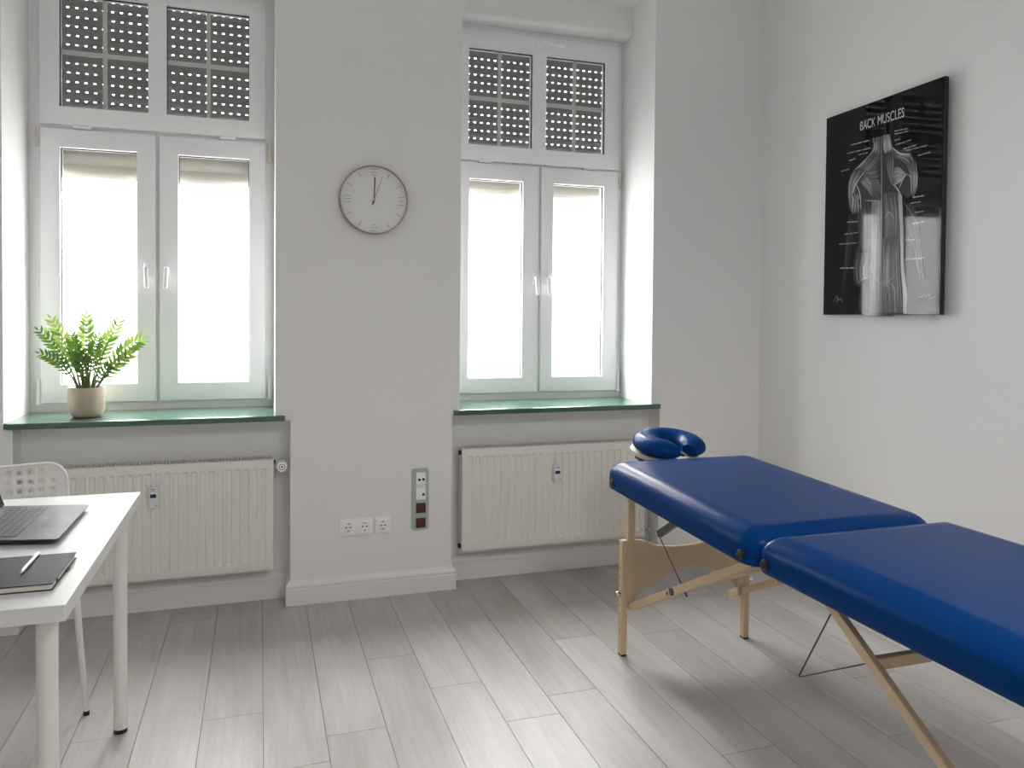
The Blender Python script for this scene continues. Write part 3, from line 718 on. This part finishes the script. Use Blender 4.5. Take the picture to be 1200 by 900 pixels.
for dx, dy, h, r in ((-.012, -.01, .10, .0085), (.008, -.006, .085, .008), (.0, .012, .09, .008), (-.002, -.016, .07, .007)):
    cyl(bm, (px_+dx, py_+dy, Bz-.004), (px_+dx*1.3, py_+dy, Bz+h), r, r*.55, 10)
obj('stalk', bm, M['stem'], t, True)

# ---------------------------------------------------------------- desk
DX0, DX1, DY0, DY1, DZ = -.968, -.3685, -1.917, -.886, .745
t = thing('desk', 'white rectangular desk with round steel legs carrying the laptop and notebook', 'desk', ((DX0+DX1)/2, (DY0+DY1)/2, 0))
obj('desk_top', Bx(DX0, DX1, DY0, DY1, DZ-.034, DZ, .0015, 2), M['deskw'], t)
for x in (DX0+.028, DX1-.050):
    for y in (DY0+.077, DY1-.073):
        bm = bmesh.new(); cyl(bm, (x, y, .012), (x, y, DZ-.034), .0205, n=32); cyl(bm, (x, y, DZ-.040), (x, y, DZ-.034), .035, n=32)
        lg = obj('leg', bm, M['legw'], t, 40)
        bm = bmesh.new(); cyl(bm, (x, y, 0), (x, y, .013), .0200, .0208, 28); obj('foot_cap', bm, M['black'], lg, 40)

# ---------------------------------------------------------------- laptop (stands a little skewed to the desk edge)
LX0, LX1, LY0, LY1, LZ = -.714, -.480, -1.466, -1.096, .761
t = thing('laptop', 'open dark grey laptop with backward tilted screen on the white desk', 'laptop', ((LX0+LX1)/2, (LY0+LY1)/2, DZ))
def lobj(name, bm, m, parent, smooth=False):
    for v in bm.verts: v.co.y -= .20*(v.co.x-LX1)
    return obj(name, bm, m, parent, smooth)
bm = bmesh.new(); lo = [(LX0+.010, LY0+.012), (LX1-.014, LY0+.012), (LX1-.014, LY1-.012), (LX0+.010, LY1-.012)]
def rr_xy(x0, x1, y0, y1, r, z, n=6):
    return [Vector((x, y, z)) for x, y in rrect(x0, x1, y0, y1, r, n)]
rings = [rr_xy(LX0+.012, LX1-.016, LY0+.014, LY1-.014, .008, DZ+.003), rr_xy(LX0+.002, LX1-.003, LY0+.003, LY1-.003, .010, DZ+.0085), rr_xy(LX0, LX1, LY0, LY1, .010, LZ-.003), rr_xy(LX0, LX1, LY0, LY1, .010, LZ-.0006), rr_xy(LX0+.0006, LX1-.0006, LY0+.0006, LY1-.0006, .010, LZ)]
V = [[bm.verts.new(p) for p in r] for r in rings]
for A, B in zip(V, V[1:]):
    n = len(A)
    for i in range(n): bm.faces.new([A[i], A[(i+1) % n], B[(i+1) % n], B[i]])
bm.faces.new(V[0][::-1]); bm.faces.new(V[-1]); bmesh.ops.recalc_face_normals(bm, faces=bm.faces)
base = lobj('base', bm, M['laptop'], t, 30)
for x in (LX0+.03, LX1-.04):
    for y in (LY0+.04, LY1-.04):
        bm = bmesh.new(); cyl(bm, (x, y, DZ), (x, y, DZ+.0035), .008, n=14); lobj('rubber_foot', bm, M['black'], base)

# keyboard: six rows of keys with pale legends
bm = bmesh.new(); kx0, kx1, ky0, ky1 = -.692, -.583, LY0+.028, LY1-.028
box(bm, kx0, kx1, ky0, ky1, LZ-.001, LZ+.0003, 0, mi=0)
rows = 6; rh = (kx1-kx0)/rows
for r in range(rows):
    n = 16 if r else 17; kw = (ky1-ky0)/n; j = 0
    while j < n:
        span = 1
        if r == 5 and j == 4: span = 6
        if r in (3, 4) and j in (0, n-2): span = 2
        a, b = ky0+j*kw+.0012, ky0+(j+span)*kw-.0012
        xa, xb = kx0+r*rh+.0012, kx0+(r+1)*rh-.0012
        if r == 0: xa += rh*.25
        box(bm, xa, xb, a, b, LZ+.0002, LZ+.0018, .0004, 1, mi=0)
        if span < 6:
            c = (a+b)/2; m_ = xa+(xb-xa)*.42
            box(bm, m_-.0016, m_+.0016, c-.0011, c+.0011, LZ+.0017, LZ+.00195, mi=1)
        j += span
lobj('keyboard', bm, [M['laptopkey'], M['legend']], base)
tp = lobj('trackpad', Bx(-.566, -.492, -1.345, -1.235, LZ-.001, LZ+.0003, .0002, 1), M['pad'], base)
# screen lid
ang = math.radians(21)
def lidpt(u, w, y): return Vector((LX0+.006-math.sin(ang)*u-math.cos(ang)*w, y, LZ+.003+math.cos(ang)*u-math.sin(ang)*w))
def lidbox(bm, u0, u1, w0, w1, y0, y1, bev=0):
    t_ = bmesh.new(); box(t_, u0, u1, w0, w1, y0, y1, bev, 2)
    for v in t_.verts: v.co = lidpt(v.co.x, v.co.y, v.co.z)
    merge(bm, t_); return bm
lid = lobj('screen_lid', lidbox(bmesh.new(), 0, .228, 0, .006, LY0+.001, LY1-.001, .0015), M['laptop'], t)
lobj('display', lidbox(bmesh.new(), .006, .224, -.0006, .001, LY0+.005, LY1-.005), M['screen'], lid)
bm = bmesh.new(); cyl(bm, (LX0+.006, LY0+.05, LZ+.001), (LX0+.006, LY1-.05, LZ+.001), .0045, n=14); lobj('hinge', bm, M['black'], t, 40)

# ---------------------------------------------------------------- notebook and pen
t = thing('notebook', 'dark hardcover notebook with cream page block at the near end of the desk', 'notebook', (-.515, -1.705, DZ))
nx0, nx1, ny0, ny1 = -.625, -.413, -1.820, -1.595
obj('cover', Bx(nx0, nx1, ny0, ny1, DZ, DZ+.0022, .0006, 1), M['cover'], t)
obj('cover', Bx(nx0, nx1, ny0, ny1, DZ+.0128, DZ+.0150, .0006, 1), M['cover'], t)
obj('spine', Bx(nx0-.0015, nx0+.002, ny0, ny1, DZ, DZ+.0150, .0007, 1), M['cover'], t)
bm = bmesh.new(); box(bm, nx0+.002, nx1-.003, ny0+.003, ny1-.003, DZ+.0022, DZ+.0128)
obj('page_block', bm, M['paper'], t)
obj('elastic_band', Bx(nx1-.0030, nx1-.0005, -1.775, -1.768, DZ+.001, DZ+.0145), M['black'], t)
obj('ribbon', Bx(nx1-.003, nx1+.0035, -1.70, -1.672, DZ+.0006, DZ+.004, .001, 1), M['black'], t)
t = thing('pen', 'silver ballpoint pen lying across the dark notebook', 'pen', (-.492, -1.67, DZ+.015))
zp = DZ+.0150+.0046; d = Vector((-.012, 1, 0)).normalized(); p0 = Vector((-.4905, -1.748, zp))
def along(s): return p0+d*s
bm = bmesh.new(); tube(bm, [along(s) for s in (.008, .012, .02, .095)], [.0020, .0034, .0045, .0045], 16); obj('barrel', bm, M['pen'], t, 40)
bm = bmesh.new(); tube(bm, [along(s) for s in (-.001, .004, .008)], [.0005, .0012, .0020], 12); obj('tip', bm, M['chrome'], t, 40)
bm = bmesh.new(); tube(bm, [along(s) for s in (.095, .097, .142, .146)], [.0045, .0042, .0042, .0036], 16); cyl(bm, along(.146), along(.154), .0022, n=12); obj('cap', bm, M['pen'], t, 40)
bm = bmesh.new(); bar(bm, along(.100)+Vector((0, 0, .006)), along(.142)+Vector((0, 0, .006)), .003, .0014, (1, 0, 0), .0004); box(bm, *[c for q in ((along(.14).x-.0015, along(.14).x+.0015), (along(.139).y, along(.143).y), (zp+.003, zp+.0062)) for c in q]); obj('clip', bm, M['chrome'], t)

# ---------------------------------------------------------------- chair (local frame: faces -y)
CM = Matrix.Translation((-.790, -.690, 0)) @ Matrix.Rotation(math.radians(20), 4, 'Z')
t = thing('chair', 'white chair with a perforated plastic backrest between the desk and the radiator', 'chair', (-.790, -.690, 0)); t.rotation_euler.z = math.radians(20)
def cobj(name, bm, m, parent, smooth=40):
    bmesh.ops.transform(bm, matrix=CM, verts=bm.verts); return obj(name, bm, m, parent, smooth)
# backrest: curved sheet with rounded outline and an array of round holes
BW, BZ0, BZ1, RC = .195, .475, .772, .062
def bshape(x, z, off):
    y = .215+.05*(z-BZ0)/.3-.045*(x/BW)**2
    return Vector((x, y+off, z))
bm = bmesh.new()
R_ = .0074; K = 12
def outline_clip(x, z):
    for sx_ in (-1, 1):
        cx, cz = sx_*(BW-RC), BZ1-RC
        if (x-cx)*sx_ > 0 and z > cz:
            v = Vector((x-cx, z-cz))
            # map the square corner onto the rounded one
            m_ = max(abs(v.x), abs(v.y))
            if v.length > 0: v = v.normalized()*m_*(1 if m_ > .5*RC else 1)
            return cx+v.x, cz+v.y
    return x, z
cache = {}
def bv(x, z):
    k_ = (round(x, 4), round(z, 4))
    if k_ not in cache:
        x, z = outline_clip(x, z); cache[k_] = bm.verts.new(bshape(x, z, 0))
    return cache[k_]
xs_ = [-BW]+[-.165+i*.033 for i in range(11)]+[BW]
zs_ = [BZ1, BZ1-.013]; 
while zs_[-1]-.033 > BZ0+.01: zs_.append(zs_[-1]-.033)
zs_.append(BZ0); zs_ = zs_[::-1]
for i in range(len(xs_)-1):
    for j in range(len(zs_)-1):
        x0, x1, z0_, z1_ = xs_[i], xs_[i+1], zs_[j], zs_[j+1]; cx, cz = (x0+x1)/2, (z0_+z1_)/2
        hole = 0 < i < len(xs_)-2 and 1 < j < len(zs_)-2 and not (abs(cx) > .14 and j > len(zs_)-4)
        sq = []
        for k in range(K):
            a = 2*PI*k/K+PI/4; c_, s_ = math.cos(a), math.sin(a); q = .5/max(abs(c_), abs(s_)); sq.append((cx+c_*q*(x1-x0), cz+s_*q*(z1_-z0_)))
        if hole:
            circ = [(cx+R_*math.cos(2*PI*k/K+PI/4), cz+R_*math.sin(2*PI*k/K+PI/4)) for k in range(K)]
            for k in range(K):
                k2 = (k+1) % K
                bm.faces.new([bv(*sq[k]), bv(*sq[k2]), bv(*circ[k2]), bv(*circ[k])])
        else:
            bm.faces.new([bv(*s) for s in sq])
bmesh.ops.recalc_face_normals(bm, faces=bm.faces)
br = cobj('backrest', bm, M['chairw'], t, 60)
so = br.modifiers.new('Solid', 'SOLIDIFY'); so.thickness = .005; so.offset = 0
bm = bmesh.new(); pts = [(-BW, BZ0)]+[(-BW, BZ1-RC)]+[(-BW+RC-RC*math.cos(a*PI/20), BZ1-RC+RC*math.sin(a*PI/20)) for a in range(1, 11)]+[(BW-RC+RC*math.sin(a*PI/20), BZ1-RC+RC*math.cos(a*PI/20)) for a in range(0, 11)]+[(BW, BZ0)]
tube(bm, [bshape(x, z, 0) for x, z in pts], .0055, 8)
cobj('backrest_rim', bm, M['chairw'], br)
bm = bmesh.new(); rows_ = []
for z, ins in ((.438, .004), (.444, 0), (.450, .004)):
    rows_.append([bm.verts.new((x, y, z+.010*((x/.2)**2))) for x, y in rrect(-.20+ins, .20-ins, -.215+ins, .215-ins, .06, 8)])
for A, B in zip(rows_, rows_[1:]):
    n = len(A)
    for i in range(n): bm.faces.new([A[i], A[(i+1) % n], B[(i+1) % n], B[i]])
bm.faces.new(rows_[0][::-1]); bm.faces.new(rows_[-1]); bmesh.ops.recalc_face_normals(bm, faces=bm.faces)
cobj('seat', bm, M['chairw'], t)
for sx_ in (-1, 1):
    for (yt, yb_, xb_) in ((-.165, -.200, .190), (.165, .200, .132)):
        bm = bmesh.new(); tube(bm, [(sx_*.165, yt, .437), (sx_*.165, yt+(yb_-yt)*.1, .40), (sx_*xb_, yb_, .012)], [.0115, .0115, .0085], 14)
        lg = cobj('leg', bm, M['legw'], t)
        bm = bmesh.new(); cyl(bm, (sx_*xb_, yb_, 0), (sx_*xb_, yb_, .014), .0092, .0096, 14); cobj('foot_cap', bm, M['black'], lg)
    bm = bmesh.new(); tube(bm, [(sx_*.165, .165, .437), (sx_*.175, .20, .46), (sx_*.172, .222, .50), (sx_*.150, .245, .64)], .009, 12); cobj('back_support', bm, M['legw'], t)
    bm = bmesh.new(); tube(bm, [(sx_*.165, -.165, .434), (sx_*.165, .165, .434)], .009, 10); cobj('seat_rail', bm, M['legw'], t)

# ---------------------------------------------------------------- massage table
t = thing('massage_table', 'blue vinyl folding massage table on birch legs beside the right wall', 'massage table', (1.64, -1.82, 0))
def soft_pad(x0, x1, y0, y1, h, rc, zf, top_r=.075):
    """upholstered slab: rings of inset rounded rectangles; zf(y) is the underside height"""
    prof = [(.016, 0), (.006, .001), (.0015, .005), (0, .012)]
    zc = h*.46
    prof += [(0, zc*.7), (.0004, zc)]
    for i in range(1, 11):
        a = i/10*PI/2; prof.append((top_r*(1-math.cos(a)), zc+(h-zc)*math.sin(a)))
    prof += [(top_r+.02, h), (top_r+.10, h)]
    bm = bmesh.new(); rings = []
    for d, z in prof:
        r = max(rc-d*.8, .012)
        pts = []
        for cx, cy, a0 in ((x1-d-r, y1-d-r, 0), (x0+d+r, y1-d-r, 90), (x0+d+r, y0+d+r, 180), (x1-d-r, y0+d+r, 270)):
            for i in range(9):
                a = math.radians(a0+90*i/8); pts.append((cx+r*math.cos(a), cy+r*math.sin(a)))
        # extra points along the long straight sides
        full = []
        n = len(pts)
        for i in range(n):
            p, q = pts[i], pts[(i+1) % n]; full.append(p)
            if i % 9 == 8:
                for s in range(1, 6): full.append((p[0]+(q[0]-p[0])*s/6, p[1]+(q[1]-p[1])*s/6))
        rings.append([bm.verts.new((x, y, zf(y)+z)) for x, y in full])
    for A, B in zip(rings, rings[1:]):
        n = len(A)
        for i in range(n): bm.faces.new([A[i], A[(i+1) % n], B[(i+1) % n], B[i]])
    bm.faces.new(rings[0][::-1]); bm.faces.new(rings[-1])
    bmesh.ops.recalc_face_normals(bm, faces=bm.faces)
    return bm
TX0, TX1 = 1.305, 1.985
def zh(y): return .624+(y+1.815)*.033
def zn(y): return .630
head = obj('cushion', soft_pad(TX0, TX1, -1.818, -.838, .104, .07, zh), M['blue'], t, 60)
near = obj('cushion', soft_pad(TX0, TX1, -2.815, -1.832, .104, .045, zn), M['blue'], t, 60)
def bumper(y, z, par):
    bm = bmesh.new(); lathe(bm, [(.0055, TX0-.011), (.010, TX0-.010), (.0105, TX0-.006), (.0150, TX0-.003), (.0155, TX0+.004)], 0, 0, 22, axis='Y', cz=0)
    for v in bm.verts: v.co = Vector((v.co.y, y+v.co.x, z+v.co.z))
    bmesh.ops.recalc_face_normals(bm, faces=bm.faces)
    obj('bumper', bm, M['black'], par, 40)
bumper(-.925, zh(-.925)+.030, head); bumper(-1.768, zh(-1.768)+.030, head); bumper(-1.880, .660, near); bumper(-2.76, .66, near)
bm = bmesh.new()
for (ya, yb_, f) in ((-1.80, -.86, zh), (-2.79, -1.85, zn)):
    for x in (TX0+.15, TX1-.17):
        tt = bmesh.new(); box(tt, x, x+.02, ya+.1, yb_-.1, -.022, .004, .002, 1)
        for v in tt.verts: v.co.z += f(v.co.y)-.001
        merge(bm, tt)
    for y in (ya+.1, yb_-.12):
        tt = bmesh.new(); box(tt, TX0+.15, TX1-.15, y, y+.02, -.020, .004, .002, 1)
        for v in tt.verts: v.co.z += f(v.co.y)-.001
        merge(bm, tt)
obj('underframe', bm, M['woody'], t)
CXM = 1.636
def leg_frame(y, zt, s):
    for sg in (-1, 1):
        X = CXM+sg*.252
        bm = bmesh.new(); box(bm, X-.015, X+.015, y-.014, y+.014, .185, zt, .002, 1); lg = obj('leg', bm, M['wood'], t)
        xe = X+sg*.0275
        bm = bmesh.new(); box(bm, xe-.0125, xe+.0125, y-.014, y+.014, .006, .455, .002, 1)
        ex = obj('leg_extension', bm, M['wood'], lg)
        bm = bmesh.new(); box(bm, xe-.0122, xe+.0122, y-.0145, y+.0145, 0, .007, .001, 1); obj('foot_pad', bm, M['black'], lg)
        for z in (.10, .135, .165, .20, .275, .31, .345):
            if s < 0 or sg > 0: break                          # only the leg whose outer side can be seen
            bm = bmesh.new(); cyl(bm, (xe+sg*.0120, y, z), (xe+sg*.0130, y, z), .0032, n=10); obj('adjustment_hole', bm, M['dark'], lg)
        bm = bmesh.new(); lathe(bm, [(.004, 0), (.012, .001), (.013, .006), (.012, .016), (.009, .019)], 0, 0, 20)
        for v in bm.verts: v.co = Vector((xe+sg*(.0125+v.co.z), y+v.co.x, .243+v.co.y))
        bmesh.ops.recalc_face_normals(bm, faces=bm.faces); obj('knob', bm, M['chrome'], lg, 40)
    a, b = CXM-.237, CXM+.237
    top = catmull([(a, .455, 0), (a+.045, .446, 0), (a+.11, .421, 0), (a+.20, .412, 0), (a+.30, .416, 0), (a+.40, .436, 0), (b, .455, 0)], 30)
    bot = catmull([(b, .215, 0), (b-.06, .272, 0), (b-.125, .306, 0), (b-.187, .320, 0), (b-.246, .322, 0), (b-.304, .313, 0), (b-.380, .279, 0), (b-.43, .250, 0), (a, .215, 0)], 30)
    pts = [(p.x, p.y) for p in top]+[(p.x, p.y) for p in bot]
    obj('end_panel', prism_xz(bmesh.new(), pts, y-.006, y+.008), M['woodx'], t)
leg_frame(-.920, zh(-.92), 1); leg_frame(-2.735, .630, -1)
def brace(x, ya, za, yb_, zb, split):
    bm = bmesh.new(); a, b = Vector((x, ya, za)), Vector((x, yb_, zb))
    m_ = a.lerp(b, split); e = (b-a).normalized()*.010
    bar(bm, a, m_-e*.2, .020, .027, (1, 0, 0), .002); bar(bm, m_+e*.2, b, .020, .027, (1, 0, 0), .002)
    o = obj('brace', bm, M['woody'], t)
    bm = bmesh.new(); cyl(bm, m_+e*2-Vector((.014, 0, 0)), m_+e*2+Vector((.012, 0, 0)), .0135, n=18); obj('elbow_hinge', bm, M['cable'], o, 40)
    bm = bmesh.new(); cyl(bm, m_-e*1.6-Vector((.012, 0, 0)), m_-e*1.6+Vector((.011, 0, 0)), .006, n=12)
    obj('hinge_pin', bm, M['cable'], o, 40)
brace(1.384, -.936, .193, -1.715, .606, .40)
brace(1.900, -.840, .160, -1.70, .585, .40)
brace(1.370, -2.72, .196, -2.045, .620, .02)
brace(1.902, -2.72, .196, -2.045, .620, .02)
bm = bmesh.new(); bar(bm, (1.374, -2.203, .5205), (1.898, -2.203, .5205), .020, .029, (0, 1, 0), .002); obj('crossbar', bm, M['woodx'], t)
bm = bmesh.new(); bar(bm, (1.46, -1.455, .466), (1.46, -1.745, .604), .012, .012, (1, 0, 0), .001); obj('support_strut', bm, M['woody'], t)
bm = bmesh.new(); bar(bm, (1.42, -1.088, .519), (1.42, -1.245, .614), .018, .026, (1, 0, 0), .002); obj('support_strut', bm, M['cable'], t)
bm = bmesh.new()
tube(bm, [(1.42, -1.088, .512), (1.42, -1.262, .376)], .0022, 8)
obj('cable', bm, M['cable'], t)
bm = bmesh.new(); cyl(bm, (1.42, -1.262, .376), (1.42, -1.290, .355), .004, n=10); obj('cable_clip', bm, M['cable'], t)
bm = bmesh.new()
tube(bm, [(1.42, -2.043, .632), (1.42, -2.0, .554), (1.42, -1.881, .339)], .0024, 8); obj('cable', bm, M['cable'], t); bm = bmesh.new(); tube(bm, [(1.42, -1.881, .339), (1.42, -1.889, .341), (1.372, -2.200, .522)], .0020, 8)
obj('cable', bm, M['cable'], t)
# face cradle
fc = Vector((1.702, -.655, .772)); tilt = Matrix.Rotation(math.radians(8), 3, 'X')
bm = bmesh.new(); N = 44; path = []; rad = []
a0, a1 = math.radians(-76+14), math.radians(-104+360+6)
sec = 18; rings = []
for i in range(N+1):
    a = a0+(a1-a0)*i/N
    c = Vector((.098*math.cos(a), .098*math.sin(a)*1.05, 0)); tg = Vector((-math.sin(a), math.cos(a)*1.08, 0)).normalized(); out = Vector((tg.y, -tg.x, 0))
    s = min(1, .55+.45*math.sin(PI*min(1, min(i, N-i)/5)/2)); w = .060*s; h = .046*s
    rings.append([bm.verts.new(fc+tilt@(c+out*math.cos(2*PI*k/sec)*w+Vector((0, 0, math.sin(2*PI*k/sec)*h*(1 if math.sin(2*PI*k/sec) > 0 else .75))))) for k in range(sec)])
for A, B in zip(rings, rings[1:]):
    for k in range(sec): bm.faces.new([A[k], A[(k+1) % sec], B[(k+1) % sec], B[k]])
bm.faces.new(rings[0][::-1]); bm.faces.new(rings[-1]); bmesh.ops.recalc_face_normals(bm, faces=bm.faces)
ring = obj('face_cushion', bm, M['blue'], t, True)
bm = bmesh.new(); rows_ = []
for zz, rr in ((-.052, .140), (-.030, .156)):
    rows_.append([fc+tilt@Vector((rr*.98*math.cos(2*PI*k/40)-.006, rr*.92*math.sin(2*PI*k/40)+.022, zz)) for k in range(40)]+[])
inn = [[fc+tilt@Vector((.085*math.cos(2*PI*k/40), .085*math.sin(2*PI*k/40), zz)) for k in range(40)] for zz in (-.030, -.052)]
loops = [[bm.verts.new(p) for p in r] for r in (rows_[0], rows_[1], inn[0], inn[1])]
for q in range(4):
    A, B = loops[q], loops[(q+1) % 4]
    for k in range(40): bm.faces.new([A[k], A[(k+1) % 40], B[(k+1) % 40], B[k]])
bmesh.ops.recalc_face_normals(bm, faces=bm.faces)
obj('cradle_plate', bm, M['cream'], ring, 40)
for x in (1.575, 1.80):
    bm = bmesh.new(); tube(bm, [(x, -.87, .680), (x, -.76, .690), (x, -.60, .716)], .010, 12); obj('cradle_arm', bm, M['black'], ring, 40)
bm = bmesh.new()
bar(bm, (1.56, -.74, .700), (1.83, -.74, .700), .03, .022, (0, 1, 0), .002)
obj('cradle_bar', bm, M['black'], ring, 40)

# ---------------------------------------------------------------- lights, sky, camera
LPX, LPY, LPZ = 1.25, -3.35, 2.45
t = thing('added_fill_lamp', 'flat round white pendant lamp added out of view as fill light', 'lamp', (LPX, LPY, LPZ))  # invented lamp out of view, added to brighten the room
bm = bmesh.new(); lathe(bm, [(.02, LPZ+.05), (.34, LPZ+.045), (.36, LPZ+.03), (.36, LPZ-.005), (.345, LPZ-.01), (.34, LPZ+.01), (.02, LPZ+.012)], LPX, LPY, 48); obj('housing', bm, M['white'], t, 40)
bm = bmesh.new(); cyl(bm, (LPX, LPY, LPZ+.002), (LPX, LPY, LPZ-.002), .338, n=48); obj('fill_diffuser', bm, M['lamp'], t)
bm = bmesh.new(); cyl(bm, (LPX, LPY, LPZ+.04), (LPX, LPY, ZC), .004, n=10); obj('cord', bm, M['black'], t)
bm = bmesh.new(); lathe(bm, [(.055, ZC-.0005), (.055, ZC-.02), (.03, ZC-.03), (.006, ZC-.03)], LPX, LPY, 28); obj('ceiling_cap', bm, M['white'], t, 40)
ld = bpy.data.lights.new('fill_light', 'AREA'); ld.shape = 'DISK'; ld.size = .66; ld.energy = LIGHT_FILL; ld.color = (1, .985, .96)  # fill light carried by the invented lamp
lo_ = bpy.data.objects.new('fill_light', ld); C.objects.link(lo_); lo_.location = (LPX, LPY, LPZ-.008)
# overcast daylight: a pale low sky that brightens towards the zenith, let in through the casement panes (portals only guide sampling)
w = bpy.data.worlds.new('sky'); bpy.context.scene.world = w; w.use_nodes = True
nt = w.node_tree; bg = nt.nodes['Background']
tc = nt.nodes.new('ShaderNodeTexCoord'); sp = nt.nodes.new('ShaderNodeSeparateXYZ'); nt.links.new(tc.outputs['Generated'], sp.inputs[0])
mr = nt.nodes.new('ShaderNodeMapRange'); mr.interpolation_type = 'SMOOTHSTEP'
mr.inputs['From Min'].default_value = .26; mr.inputs['From Max'].default_value = .75; mr.inputs['To Min'].default_value = SKY_LOW; mr.inputs['To Max'].default_value = SKY_HIGH
nt.links.new(sp.outputs['Z'], mr.inputs['Value']); nt.links.new(mr.outputs[0], bg.inputs['Strength'])
bg.inputs['Color'].default_value = (.985, .99, 1, 1)
for i, (x0, x1, z0_, z1_) in enumerate(((-.98, .06, .88, 2.16), (.93, 1.96, .88, 2.14))):
    pl = bpy.data.lights.new('window_portal', 'AREA'); pl.shape = 'RECTANGLE'; pl.size = x1-x0; pl.size_y = z1_-z0_; pl.cycles.is_portal = True
    po = bpy.data.objects.new('window_portal', pl); C.objects.link(po); po.location = ((x0+x1)/2, YW+.108, (z0_+z1_)/2); po.rotation_euler = (math.radians(-90), 0, 0)
cd = bpy.data.cameras.new('camera'); cam = bpy.data.objects.new('camera', cd); C.objects.link(cam)
cd.sensor_width = 36; cd.lens = 908.36/1200*36; cd.shift_x = 0; cd.shift_y = -(450-389.877)/1200; cd.clip_start = .05
Rm = ((.95089982, -.30938332, .00845558), (-.0012273, .02355068, .99972189), (.30949641, .95064574, -.02201463))
cam.matrix_world = Matrix(((Rm[0][0], Rm[1][0], -Rm[2][0], 0), (Rm[0][1], Rm[1][1], -Rm[2][1], -3.65266), (Rm[0][2], Rm[1][2], -Rm[2][2], 1.33), (0, 0, 0, 1)))
sc = bpy.context.scene; sc.camera = cam
sc.view_settings.view_transform = 'Standard'; sc.view_settings.look = 'None'; sc.view_settings.gamma = 1; sc.view_settings.exposure = 0; sc.view_settings.use_curve_mapping = False
sc.cycles.max_bounces = 14; sc.cycles.diffuse_bounces = 8; sc.cycles.transparent_max_bounces = 16
